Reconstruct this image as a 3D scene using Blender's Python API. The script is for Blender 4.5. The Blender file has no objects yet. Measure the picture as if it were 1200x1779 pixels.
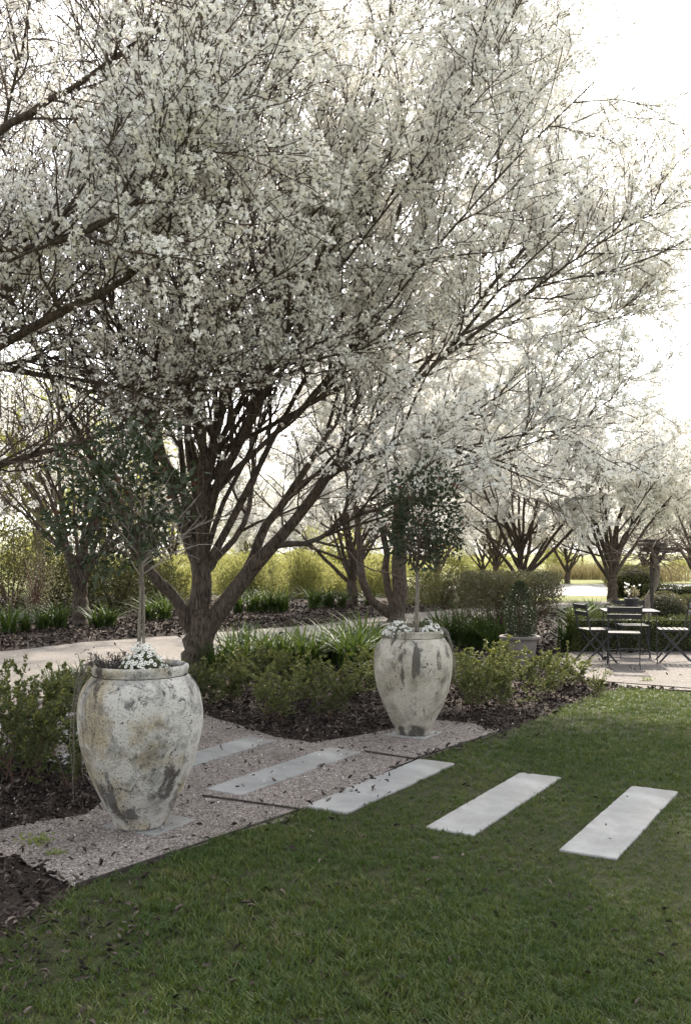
import bpy, math, random
import numpy as np
from mathutils import Vector, Matrix
R = math.radians
S = bpy.context.scene
# ------------------------------------------------------------------ camera, sky, sun, exposure
H, F = 1.55, 1650.0                     # eye height, focal length in photograph pixels
cam = bpy.data.cameras.new('camera'); co = bpy.data.objects.new('camera', cam)
S.collection.objects.link(co); S.camera = co
co.location = (0, 0, H); co.rotation_euler = (R(90), 0, 0)
cam.sensor_fit = 'VERTICAL'; cam.sensor_height = 36; cam.lens = 36 * F / 1779
cam.shift_y = (960 - 889.5) / 1779; cam.clip_end = 2000; cam.clip_start = 0.05
SUN_EL, SUN_AZ = 46, 9                 # azimuth measured from +Y (away from camera) towards +X
w = bpy.data.worlds.new('World'); S.world = w; w.use_nodes = True
nt = w.node_tree; nt.nodes.clear()
sky = nt.nodes.new('ShaderNodeTexSky'); sky.sky_type = 'NISHITA'; sky.sun_disc = False
sky.sun_elevation = R(SUN_EL); sky.sun_rotation = R(SUN_AZ)
sky.air_density = 1.0; sky.dust_density = 3.0; sky.ozone_density = 0.6
hsv = nt.nodes.new('ShaderNodeHueSaturation'); hsv.inputs['Saturation'].default_value = 0.22
bg = nt.nodes.new('ShaderNodeBackground'); bg.inputs['Strength'].default_value = 0.15
wo = nt.nodes.new('ShaderNodeOutputWorld')
nt.links.new(sky.outputs[0], hsv.inputs['Color']); nt.links.new(hsv.outputs[0], bg.inputs['Color']); nt.links.new(bg.outputs[0], wo.inputs['Surface'])
sl = bpy.data.lights.new('sun', 'SUN'); sl.energy = 3.6; sl.angle = R(2.2); sl.color = (1.0, 0.91, 0.77)
so = bpy.data.objects.new('sun', sl); S.collection.objects.link(so)
sd = Vector((math.sin(R(SUN_AZ)) * math.cos(R(SUN_EL)), math.cos(R(SUN_AZ)) * math.cos(R(SUN_EL)), math.sin(R(SUN_EL))))
so.rotation_euler = sd.to_track_quat('Z', 'Y').to_euler(); so.location = (0, 30, 30)
vs = S.view_settings; vs.view_transform = 'Standard'; vs.look = 'None'; vs.exposure = 1.74; vs.gamma = 1
S.render.engine = 'CYCLES'
S.cycles.max_bounces = 6; S.cycles.diffuse_bounces = 5; S.cycles.transmission_bounces = 2; S.cycles.glossy_bounces = 1; S.cycles.transparent_max_bounces = 4
S.cycles.use_denoising = True

# ------------------------------------------------------------------ helpers
C = S.collection
rng = np.random.default_rng(7)
def G(px, py):                          # photograph pixel on the ground -> (x, y)
    d = F * H / (py - 960.0); return ((px - 600) * d / F, d)
def W(px, py, Y):                       # photograph pixel at distance Y -> point
    return np.array([(px - 600) * Y / F, Y, H - (py - 960) * Y / F])
def gx(px, Y): return (px - 600) * Y / F
def unit(v): return v / np.maximum(np.linalg.norm(v, axis=-1, keepdims=True), 1e-9)

def mesh_np(name, verts, faces, mat=None, smooth=False):
    """faces: list of (m,k) index arrays"""
    me = bpy.data.meshes.new(name)
    verts = np.asarray(verts, dtype=np.float32)
    if not isinstance(faces, list): faces = [faces]
    faces = [np.asarray(f, dtype=np.int32) for f in faces if len(f)]
    loops = np.concatenate([f.ravel() for f in faces]) if faces else np.zeros(0, np.int32)
    tot = np.concatenate([np.full(len(f), f.shape[1], np.int32) for f in faces]) if faces else np.zeros(0, np.int32)
    me.vertices.add(len(verts)); me.vertices.foreach_set('co', verts.ravel())
    if len(loops):
        me.loops.add(len(loops)); me.loops.foreach_set('vertex_index', loops)
        me.polygons.add(len(tot))
        me.polygons.foreach_set('loop_start', np.concatenate([[0], np.cumsum(tot)[:-1]]).astype(np.int32))
        me.polygons.foreach_set('use_smooth', np.full(len(tot), smooth))
    me.update(calc_edges=True)
    if mat: me.materials.append(mat)
    return me
def ob(name, me, parent=None, loc=None, rot=None, kind=None):
    o = bpy.data.objects.new(name, me); C.objects.link(o)
    if parent: o.parent = parent
    if loc is not None: o.location = loc
    if rot is not None: o.rotation_euler = rot
    if kind: o['kind'] = kind
    return o
def tag(o, label, cat, group=None):
    o['label'] = label; o['category'] = cat
    if group: o['group'] = group
    return o
def thing(name, label, cat, loc=(0, 0, 0), rz=0, group=None):
    return tag(ob(name, None, None, loc, (0, 0, rz)), label, cat, group)
def copy_tree(o, parent=None):
    c = o.copy(); C.objects.link(c); c.parent = parent
    for ch in o.children: copy_tree(ch, c)
    return c
class MB:
    """collects simple solids into one mesh"""
    def __init__(s): s.v = []; s.f4 = []; s.n = 0
    def box(s, c, size, rot=None):
        sx, sy, sz = [q / 2 for q in size]
        v = np.array([[x, y, z] for x in (-sx, sx) for y in (-sy, sy) for z in (-sz, sz)])
        if rot is not None: v = v @ np.array(Matrix.Rotation(rot[1], 3, rot[0])).T
        s.v.append(v + np.array(c))
        s.f4.append(np.array([[0, 1, 3, 2], [4, 6, 7, 5], [0, 4, 5, 1], [2, 3, 7, 6], [0, 2, 6, 4], [1, 5, 7, 3]]) + s.n); s.n += 8; return s
    def bar(s, a, b, wx, wy, up=(1, 0, 0)):
        a, b = np.array(a, float), np.array(b, float); d = unit(b - a)
        u = np.array(up, float); u = unit(u - d * (u @ d)); v = np.cross(d, u)
        q = []
        for p in (a, b):
            for i, j in ((-1, -1), (1, -1), (1, 1), (-1, 1)): q.append(p + u * i * wx / 2 + v * j * wy / 2)
        s.v.append(np.array(q))
        s.f4.append(np.array([[3, 2, 1, 0], [4, 5, 6, 7], [0, 1, 5, 4], [1, 2, 6, 5], [2, 3, 7, 6], [3, 0, 4, 7]]) + s.n); s.n += 8; return s
    def build(s, name, mat, parent=None, bevel=0, **k):
        me = mesh_np(name, np.concatenate(s.v), [np.concatenate(s.f4)], mat)
        o = ob(name, me, parent, **k)
        if bevel:
            m = o.modifiers.new('b', 'BEVEL'); m.width = bevel; m.segments = 2
        return o
def tubes(P, Rr, sides, cap=False):
    """P (n,k,3) polylines, Rr (n,k) radii -> verts, quads"""
    n, k, _ = P.shape
    T = np.empty_like(P); T[:, 1:-1] = P[:, 2:] - P[:, :-2]; T[:, 0] = P[:, 1] - P[:, 0]; T[:, -1] = P[:, -1] - P[:, -2]
    T = unit(T)
    main = unit(P[:, -1] - P[:, 0])
    ref = np.where(np.abs(main[:, 2:3]) > 0.8, np.array([[1.0, 0.13, 0]]), np.array([[0.1, 0.05, 1.0]]))[:, None, :]
    U = unit(np.cross(T, np.broadcast_to(ref, T.shape))); V = np.cross(T, U)
    a = np.arange(sides) / sides * 2 * np.pi
    ring = U[:, :, None, :] * np.cos(a)[None, None, :, None] + V[:, :, None, :] * np.sin(a)[None, None, :, None]
    v = (P[:, :, None, :] + ring * Rr[:, :, None, None]).reshape(-1, 3)
    idx = np.arange(n * k * sides).reshape(n, k, sides)
    nx = np.roll(idx, -1, axis=2)
    q = np.stack([idx[:, :-1], nx[:, :-1], nx[:, 1:], idx[:, 1:]], axis=-1).reshape(-1, 4)
    return v, q
def merge(parts):
    vs_, fs = [], []; off = 0
    for v, q in parts:
        vs_.append(v); fs.append(q + off); off += len(v)
    return np.concatenate(vs_), np.concatenate(fs)
def resample(pts, rad, k):
    pts = np.array(pts, float); rad = np.array(rad, float)
    # Catmull-Rom through the points
    n = len(pts); e = np.vstack([2 * pts[0] - pts[1], pts, 2 * pts[-1] - pts[-2]])
    t = np.linspace(0, n - 1 - 1e-6, k); i = t.astype(int); u = (t - i)[:, None]
    p0, p1, p2, p3 = e[i], e[i + 1], e[i + 2], e[i + 3]
    c = 0.5 * (2 * p1 + (p2 - p0) * u + (2 * p0 - 5 * p1 + 4 * p2 - p3) * u ** 2 + (3 * p1 - p0 - 3 * p2 + p3) * u ** 3)
    return c, np.interp(t, np.arange(n), rad)
def grow(rg, start, d, length, k, wob, trop, r0, r1):
    n = len(start); P = np.empty((n, k + 1, 3)); P[:, 0] = start; d = unit(d.copy())
    up = np.array([0, 0, 1.0])
    for i in range(k):
        d = unit(d + rg.normal(0, wob, (n, 3)) + up * trop)
        P[:, i + 1] = P[:, i] + d * (length / k)[:, None]
    t = np.linspace(0, 1, k + 1)[None]
    return P, r0[:, None] * (1 - t) + r1[:, None] * t
def sprout(rg, P, Rr, count, t0, t1, ang, jit):
    """children start positions and directions along polylines"""
    n, k, _ = P.shape
    pi = np.repeat(np.arange(n), count); m = len(pi)
    slot = np.tile((np.arange(count) + 0.5) / count, n)
    t = t0 + (t1 - t0) * np.clip(slot + rg.uniform(-0.5, 0.5, m) / count, 0, 1)
    f = t * (k - 1) * 0.9999; i = f.astype(int); u = (f - i)[:, None]
    pos = P[pi, i] * (1 - u) + P[pi, i + 1] * u
    tan = unit(P[pi, i + 1] - P[pi, i])
    perp = unit(np.cross(tan, rg.normal(0, 1, (m, 3))))
    a = np.radians(ang + rg.normal(0, jit, m))[:, None]
    rr = Rr[pi, i] * (1 - u[:, 0]) + Rr[pi, i + 1] * u[:, 0]
    return pos, np.cos(a) * tan + np.sin(a) * perp, rr, t, pi
def leaves(rg, pos, d, size, aspect=0.45, fold=0.25, jitter=0.5):
    """folded four-point leaves: pos (n,3), pointing along d"""
    n = len(pos); d = unit(d + rg.normal(0, jitter, (n, 3)))
    s = size * rg.uniform(0.65, 1.25, n)[:, None]
    side = unit(np.cross(d, rg.normal(0, 1, (n, 3)))); nor = np.cross(d, side)
    b = pos; tip = pos + d * s; mid = pos + d * s * 0.45
    l = mid + side * s * aspect / 2 + nor * s * fold * 0.5; r = mid - side * s * aspect / 2 + nor * s * fold * 0.5
    v = np.stack([b, l, tip, r], 1).reshape(-1, 3)
    k = np.arange(n)[:, None] * 4
    return v, np.concatenate([k + np.array([[0, 1, 2]]), k + np.array([[0, 2, 3]])])
def in_poly(pts, poly):
    x, y = pts[:, 0], pts[:, 1]; c = np.zeros(len(pts), bool); n = len(poly)
    for i in range(n):
        x1, y1 = poly[i]; x2, y2 = poly[(i + 1) % n]
        hit = ((y1 > y) != (y2 > y)) & (x < (x2 - x1) * (y - y1) / (y2 - y1 + 1e-12) + x1); c ^= hit
    return c
def sample_poly(rg, poly, dens, dmax, ylim=(0, 1e9)):
    """random points in a ground polygon, dens(points) per square metre, only where the camera could see them"""
    p = np.array(poly); lo, hi = p.min(0), p.max(0)
    lo = np.maximum(lo, [-40, ylim[0]]); hi = np.minimum(hi, [40, ylim[1]])
    n = int(np.prod(hi - lo) * dmax); q = rg.uniform(lo, hi, (n, 2))
    q = q[np.abs(q[:, 0]) < q[:, 1] * 0.40 + 0.8]
    q = q[rg.uniform(0, 1, len(q)) < np.clip(dens(q) / dmax, 0, 1)]
    return q[in_poly(q, poly)]

# ------------------------------------------------------------------ scatter by geometry nodes
_groups = {}
def scatter_group(protos):
    key = tuple(p.name for p in protos)
    if key in _groups: return _groups[key]
    g = bpy.data.node_groups.new('scatter', 'GeometryNodeTree')
    g.interface.new_socket('Geometry', in_out='INPUT', socket_type='NodeSocketGeometry')
    g.interface.new_socket('Geometry', in_out='OUTPUT', socket_type='NodeSocketGeometry')
    N, L = g.nodes, g.links
    gi, go, jn = N.new('NodeGroupInput'), N.new('NodeGroupOutput'), N.new('GeometryNodeJoinGeometry')
    def attr(nm, t):
        a = N.new('GeometryNodeInputNamedAttribute'); a.data_type = t; a.inputs['Name'].default_value = nm; return a.outputs['Attribute']
    rot, scl, var = attr('rot', 'FLOAT_VECTOR'), attr('scl', 'FLOAT'), attr('var', 'INT')
    for i, p in enumerate(protos):
        oi = N.new('GeometryNodeObjectInfo'); oi.inputs['Object'].default_value = p
        cmp_ = N.new('FunctionNodeCompare'); cmp_.data_type = 'INT'; cmp_.operation = 'EQUAL'
        ins = [s for s in cmp_.inputs if s.enabled]
        L.new(var, ins[0]); ins[1].default_value = i
        ip = N.new('GeometryNodeInstanceOnPoints')
        L.new(gi.outputs[0], ip.inputs['Points']); L.new(cmp_.outputs[0], ip.inputs['Selection'])
        L.new(oi.outputs['Geometry'], ip.inputs['Instance']); L.new(rot, ip.inputs['Rotation']); L.new(scl, ip.inputs['Scale'])
        L.new(ip.outputs[0], jn.inputs[0])
    L.new(jn.outputs[0], go.inputs[0])
    _groups[key] = g; return g
def scatter(name, pos, rot, scl, protos, parent=None, rg=rng, kind='stuff'):
    me = mesh_np(name, pos, [])
    n = len(pos)
    a = me.attributes.new('rot', 'FLOAT_VECTOR', 'POINT'); a.data.foreach_set('vector', np.asarray(rot, np.float32).ravel())
    a = me.attributes.new('scl', 'FLOAT', 'POINT'); a.data.foreach_set('value', np.asarray(scl, np.float32))
    a = me.attributes.new('var', 'INT', 'POINT'); a.data.foreach_set('value', rg.integers(0, len(protos), n).astype(np.int32))
    me.materials.append(protos[0].data.materials[0])
    o = ob(name, me, parent, kind=kind)
    m = o.modifiers.new('scatter', 'NODES'); m.node_group = scatter_group(protos)
    return o
def proto(name, v, f, mat, smooth=False):
    return bpy.data.objects.new(name, mesh_np(name, v, f, mat, smooth))   # never linked: only a source for instances

# ------------------------------------------------------------------ materials
class NT:
    def __init__(s, name):
        s.m = bpy.data.materials.new(name); s.m.use_nodes = True; s.t = s.m.node_tree; s.t.nodes.clear()
        s.out = s.n('OutputMaterial')
    def n(s, typ, **kw):
        x = s.t.nodes.new('ShaderNode' + typ)
        for k, v in kw.items():
            if hasattr(x, k): setattr(x, k, v)
            else: x.inputs[k.replace('_', ' ')].default_value = v
        return x
    def l(s, a, b): s.t.links.new(a, b)
    def coord(s, scale=(1, 1, 1), which='Object'):
        tc = s.n('TexCoord'); mp = s.n('Mapping'); mp.inputs['Scale'].default_value = scale
        s.l(tc.outputs[which], mp.inputs['Vector']); return mp.outputs[0]
    def noise(s, vec, scale, detail=4, rough=0.55, dist=0):
        x = s.n('TexNoise'); x.inputs['Scale'].default_value = scale; x.inputs['Detail'].default_value = detail
        x.inputs['Roughness'].default_value = rough; x.inputs['Distortion'].default_value = dist
        if vec is not None: s.l(vec, x.inputs['Vector'])
        return x.outputs['Fac']
    def ramp(s, fac, stops):
        x = s.n('ValToRGB'); e = x.color_ramp.elements
        while len(e) < len(stops): e.new(0.5)
        for i, (p, c) in enumerate(stops):
            e[i].position = p; e[i].color = (*c, 1) if len(c) == 3 else c
        s.l(fac, x.inputs[0]); return x.outputs[0]
    def step(s, fac, a, b):
        return s.ramp(fac, [(a, (0, 0, 0)), (b, (1, 1, 1))])
    def mix(s, fac, a, b, mode='MIX'):
        x = s.n('MixRGB', blend_type=mode)
        for q, i in ((fac, 0), (a, 1), (b, 2)):
            if isinstance(q, (int, float)): x.inputs[i].default_value = q
            elif isinstance(q, tuple): x.inputs[i].default_value = (*q, 1)
            else: s.l(q, x.inputs[i])
        return x.outputs[0]
    def math(s, op, a, b):
        x = s.n('Math', operation=op)
        for q, i in ((a, 0), (b, 1)):
            if isinstance(q, (int, float)): x.inputs[i].default_value = q
            else: s.l(q, x.inputs[i])
        return x.outputs[0]
    def rand(s): return s.n('ObjectInfo').outputs['Random']
    def bump(s, h, strength, dist):
        x = s.n('Bump'); x.inputs['Strength'].default_value = strength; x.inputs['Distance'].default_value = dist
        s.l(h, x.inputs['Height']); return x.outputs[0]
    def finish(s, col, rough=0.8, normal=None, spec=0.3, translucent=0.0, tcol=None, metal=0):
        p = s.n('BsdfPrincipled'); p.inputs['Roughness'].default_value = rough; p.inputs['Specular IOR Level'].default_value = spec
        p.inputs['Metallic'].default_value = metal
        if isinstance(col, tuple): p.inputs['Base Color'].default_value = (*col, 1)
        else: s.l(col, p.inputs['Base Color'])
        if normal is not None: s.l(normal, p.inputs['Normal'])
        sh = p.outputs[0]
        if translucent:
            t = s.n('BsdfTranslucent'); q = tcol if tcol is not None else col
            if isinstance(q, tuple): t.inputs['Color'].default_value = (*q, 1)
            else: s.l(q, t.inputs['Color'])
            mx = s.n('MixShader'); mx.inputs[0].default_value = translucent
            s.l(sh, mx.inputs[1]); s.l(t.outputs[0], mx.inputs[2]); sh = mx.outputs[0]
        s.l(sh, s.out.inputs['Surface']); return s.m
def leaf_mat(name, dark, light, tcol, tr=0.35, rough=0.5, spec=0.35, scale=9):
    t = NT(name); v = t.coord()
    f = t.mix(0.5, t.noise(v, scale, 3), t.rand())
    f2 = t.noise(v, 60, 1)
    c = t.ramp(t.mix(0.45, f, f2), [(0.3, dark), (0.68, light)])
    tc = t.mix(1.0, c, tcol, 'MULTIPLY')
    tc = t.mix(0.5, tc, tcol)
    return t.finish(c, rough, None, spec, tr, tc)

def bark_mat(name, dark, light, sc=1.0):
    t = NT(name); v = t.coord((17 * sc, 17 * sc, 3.6 * sc)); v2 = t.coord((1, 1, 1))
    a = t.noise(v, 2.0, 6, 0.65, 0.6); b = t.noise(v2, 2.2, 3)
    vo = t.n('TexVoronoi'); vo.feature = 'DISTANCE_TO_EDGE'; t.l(v, vo.inputs['Vector']); vo.inputs['Scale'].default_value = 1.6
    cr = t.step(vo.outputs['Distance'], 0.02, 0.22)
    h = t.mix(0.07, a, cr)
    c = t.ramp(h, [(0.36, dark), (0.64, light)])
    c = t.mix(t.step(b, 0.55, 0.85), c, tuple(0.5 * x + 0.06 for x in light))
    return t.finish(c, 0.9, t.bump(h, 1.0, 0.045), 0.15)
M = {}
M['bark'] = bark_mat('pear_bark', (0.028, 0.022, 0.0175), (0.15, 0.118, 0.094))
M['twig'] = NT('twig_bark').finish((0.105, 0.08, 0.065), 0.85, None, 0.2)
M['pale_bark'] = bark_mat('pale_bark', (0.17, 0.14, 0.11), (0.36, 0.32, 0.27), 2)
M['grey_twig'] = NT('grey_twig').finish((0.27, 0.24, 0.215), 0.85, None, 0.15)
M['red_twig'] = NT('shrub_stem').finish((0.10, 0.06, 0.045), 0.8, None, 0.2)
def blossom_mat():
    t = NT('blossom'); r = t.rand()
    c = t.ramp(r, [(0.0, (0.90, 0.87, 0.81)), (0.35, (0.94, 0.925, 0.885)), (0.8, (0.95, 0.945, 0.925)), (1.0, (0.93, 0.94, 0.935))])
    return t.finish(c, 0.7, None, 0.1, 0.36, c)
M['blossom'] = blossom_mat()
M['stamen'] = NT('stamen').finish((0.22, 0.17, 0.09), 0.8)
M['young_leaf'] = leaf_mat('young_leaf', (0.10, 0.13, 0.035), (0.20, 0.24, 0.06), (0.35, 0.42, 0.10))
M['shrub_leaf'] = leaf_mat('shrub_leaf', (0.045, 0.058, 0.024), (0.15, 0.17, 0.062), (0.27, 0.30, 0.085), 0.3, 0.55, 0.25)
M['tip_leaf'] = leaf_mat('new_growth_leaf', (0.13, 0.14, 0.045), (0.27, 0.27, 0.085), (0.42, 0.42, 0.11), 0.35, 0.55, 0.25)
M['sprig_leaf'] = leaf_mat('sprig_leaf', (0.16, 0.19, 0.04), (0.32, 0.34, 0.08), (0.45, 0.48, 0.1), 0.35)
M['dark_leaf'] = leaf_mat('dark_glossy_leaf', (0.013, 0.022, 0.011), (0.045, 0.06, 0.028), (0.10, 0.13, 0.04), 0.12, 0.5, 0.3)
M['red_leaf'] = leaf_mat('reddish_leaf', (0.06, 0.02, 0.015), (0.12, 0.05, 0.03), (0.2, 0.06, 0.03), 0.2)
M['strap_leaf'] = leaf_mat('strap_leaf', (0.02, 0.039, 0.012), (0.06, 0.095, 0.024), (0.16, 0.23, 0.04), 0.22, 0.6, 0.2, 4)
M['wattle'] = leaf_mat('wattle_leaf', (0.085, 0.10, 0.035), (0.34, 0.335, 0.13), (0.54, 0.53, 0.20), 0.45, 0.6, 0.2, 2.2)
M['olive_leaf'] = leaf_mat('olive_leaf', (0.045, 0.052, 0.02), (0.12, 0.125, 0.05), (0.26, 0.26, 0.10), 0.28, 0.6, 0.2, 3)
M['silver_leaf'] = leaf_mat('silver_leaf', (0.10, 0.10, 0.06), (0.34, 0.32, 0.22), (0.40, 0.36, 0.2), 0.25, 0.5, 0.5, 3)
M['hedge_leaf'] = leaf_mat('hedge_leaf', (0.03, 0.045, 0.014), (0.10, 0.12, 0.032), (0.24, 0.26, 0.06), 0.22, 0.45, 0.4, 5)
M['box_leaf'] = leaf_mat('clipped_leaf', (0.032, 0.034, 0.016), (0.14, 0.135, 0.065), (0.27, 0.25, 0.10), 0.25, 0.45, 0.4, 4)
M['dark_bush'] = leaf_mat('dark_bush_leaf', (0.022, 0.028, 0.012), (0.07, 0.075, 0.03), (0.2, 0.2, 0.06), 0.2, 0.6, 0.2, 2)
M['far_leaf'] = leaf_mat('far_tree_leaf', (0.09, 0.105, 0.035), (0.25, 0.26, 0.085), (0.55, 0.54, 0.17), 0.5, 0.6, 0.2, 0.6)
M['far_grey'] = leaf_mat('far_grey_leaf', (0.10, 0.09, 0.07), (0.22, 0.20, 0.15), (0.35, 0.30, 0.2), 0.3, 0.7, 0.1, 0.6)
M['dry_grass'] = leaf_mat('dry_grass', (0.15, 0.13, 0.07), (0.28, 0.24, 0.135), (0.35, 0.30, 0.15), 0.3, 0.7, 0.1, 2)
M['dry_plant'] = leaf_mat('dry_lavender', (0.035, 0.028, 0.025), (0.10, 0.08, 0.075), (0.12, 0.10, 0.08), 0.1, 0.8, 0.1)
M['tendril'] = NT('dry_tendril').finish((0.22, 0.20, 0.17), 0.85, None, 0.15)
M['daisy'] = NT('daisy_petal').finish((0.82, 0.82, 0.80), 0.7, None, 0.2, 0.2)
M['daisy_eye'] = NT('daisy_eye').finish((0.30, 0.26, 0.10), 0.8)
M['daisy_leaf'] = leaf_mat('daisy_leaf', (0.07, 0.085, 0.04), (0.17, 0.19, 0.09), (0.2, 0.25, 0.08), 0.2)
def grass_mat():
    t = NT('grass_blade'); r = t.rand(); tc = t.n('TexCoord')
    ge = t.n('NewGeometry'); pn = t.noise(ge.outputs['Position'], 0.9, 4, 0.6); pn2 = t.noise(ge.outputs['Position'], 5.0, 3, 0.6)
    f = t.mix(0.38, t.mix(0.35, t.ramp(pn, [(.34, (.22, .22, .22)), (.66, (.78, .78, .78))]), pn2), r)  # turf variation, its broad patches boosted in colour to stand in for sunlit areas
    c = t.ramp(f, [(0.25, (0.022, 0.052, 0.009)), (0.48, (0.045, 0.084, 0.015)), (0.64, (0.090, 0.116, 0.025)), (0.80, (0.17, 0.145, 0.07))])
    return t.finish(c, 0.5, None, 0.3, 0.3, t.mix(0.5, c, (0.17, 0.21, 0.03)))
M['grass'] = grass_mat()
def dead_leaf_mat():
    t = NT('dead_leaf'); r = t.rand()
    c = t.ramp(r, [(0, (0.014, 0.010, 0.008)), (0.4, (0.036, 0.027, 0.022)), (0.8, (0.082, 0.063, 0.053)), (1, (0.20, 0.16, 0.135))])
    return t.finish(c, 0.7, None, 0.2, 0.05)
M['dead_leaf'] = dead_leaf_mat()
def ground_mat(name, stops, sc, bump=0.5, dist=0.01, rough=0.95, fine=90, big=0.5, bigcol=None):
    t = NT(name); v = t.coord()
    a = t.noise(v, sc, 6, 0.65); b = t.noise(v, fine, 2, 0.7); g = t.noise(v, big, 4, 0.6)
    f = t.mix(0.5, a, b); c = t.ramp(f, stops)
    if bigcol: c = t.mix(t.math('MULTIPLY', t.step(g, 0.45, 0.7), 0.7), c, bigcol)
    return t.finish(c, rough, t.bump(f, bump, dist), 0.15)
M['mulch'] = ground_mat('mulch_soil', [(0.3, (0.012, 0.009, 0.007)), (0.6, (0.05, 0.036, 0.03)), (0.8, (0.10, 0.075, 0.062))], 14, 1, 0.03)
M['lawn'] = ground_mat('lawn_thatch', [(0.3, (0.016, 0.024, 0.008)), (0.55, (0.038, 0.042, 0.017)), (0.75, (0.09, 0.075, 0.045))], 9, 1, 0.02, bigcol=(0.055, 0.055, 0.025))
M['field'] = ground_mat('field_grass', [(0.3, (0.07, 0.085, 0.028)), (0.55, (0.14, 0.15, 0.05)), (0.75, (0.25, 0.22, 0.10))], 0.7, 0.6, 0.05, fine=8, big=0.12, bigcol=(0.24, 0.20, 0.11))
def gravel_mat(name, dark, mid, light, dirt):
    t = NT(name); v = t.coord()
    vo = t.n('TexVoronoi'); t.l(v, vo.inputs['Vector']); vo.inputs['Scale'].default_value = 95
    vo2 = t.n('TexVoronoi'); t.l(v, vo2.inputs['Vector']); vo2.inputs['Scale'].default_value = 45
    k = t.n('SeparateColor'); t.l(vo.outputs['Color'], k.inputs[0])
    f = t.mix(0.4, k.outputs[0], t.noise(v, 30, 3, 0.7))
    c = t.ramp(f, [(0.15, dark), (0.45, mid), (0.8, light)])
    g = t.noise(v, 1.3, 5, 0.65)
    c = t.mix(t.math('MULTIPLY', t.step(g, 0.48, 0.72), 0.6), c, dirt)
    sp = t.noise(v, 22, 2, 0.6)
    c = t.mix(t.math('MULTIPLY', t.step(sp, 0.63, 0.68), 0.7), c, tuple(x * 0.5 for x in dirt))
    h = t.mix(0.5, vo.outputs['Distance'], vo2.outputs['Distance'])
    return t.finish(c, 0.9, t.bump(h, 0.7, 0.012), 0.2)
M['gravel'] = gravel_mat('crushed_gravel', (0.065, 0.053, 0.045), (0.185, 0.157, 0.138), (0.35, 0.31, 0.283), (0.075, 0.06, 0.049))
M['path'] = gravel_mat('path_gravel', (0.085, 0.075, 0.066), (0.142, 0.127, 0.115), (0.20, 0.183, 0.169), (0.10, 0.088, 0.077))
M['drive'] = gravel_mat('drive_gravel', (0.25, 0.235, 0.215), (0.32, 0.305, 0.285), (0.40, 0.385, 0.365), (0.25, 0.235, 0.215))
def stone_chip():
    t = NT('gravel_chip'); r = t.rand()
    c = t.ramp(r, [(0, (0.09, 0.075, 0.065)), (0.4, (0.215, 0.185, 0.165)), (0.8, (0.37, 0.332, 0.306)), (1, (0.53, 0.495, 0.465))])
    return t.finish(c, 0.8, None, 0.3)
M['chip'] = stone_chip()
def paver_mat():
    t = NT('pale_stone'); v = t.coord(); r = t.rand()
    a = t.noise(v, 3.2, 6, 0.65, 0.4); b = t.noise(v, 70, 3, 0.6); s = t.noise(v, 24, 3, 0.5)
    c = t.ramp(a, [(0.34, (0.165, 0.167, 0.163)), (0.52, (0.245, 0.247, 0.242)), (0.70, (0.32, 0.318, 0.308))])
    c = t.mix(t.math('MULTIPLY', t.step(s, 0.64, 0.72), 0.75), c, (0.20, 0.17, 0.15))
    c = t.mix(t.math('MULTIPLY', t.step(t.noise(v, 2.3, 6, 0.75), 0.5, 0.66), 0.65), c, (0.17, 0.155, 0.135))
    c = t.mix(t.math('MULTIPLY', t.step(t.noise(v, 9, 6, 0.8, 1.0), 0.58, 0.64), 0.4), c, (0.14, 0.13, 0.12))
    c = t.mix(t.math('MULTIPLY', r, 0.25), c, (0.46, 0.45, 0.43))
    return t.finish(c, 0.75, t.bump(t.mix(0.5, a, b), 0.25, 0.004), 0.3)
M['paver'] = paver_mat()
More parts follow.
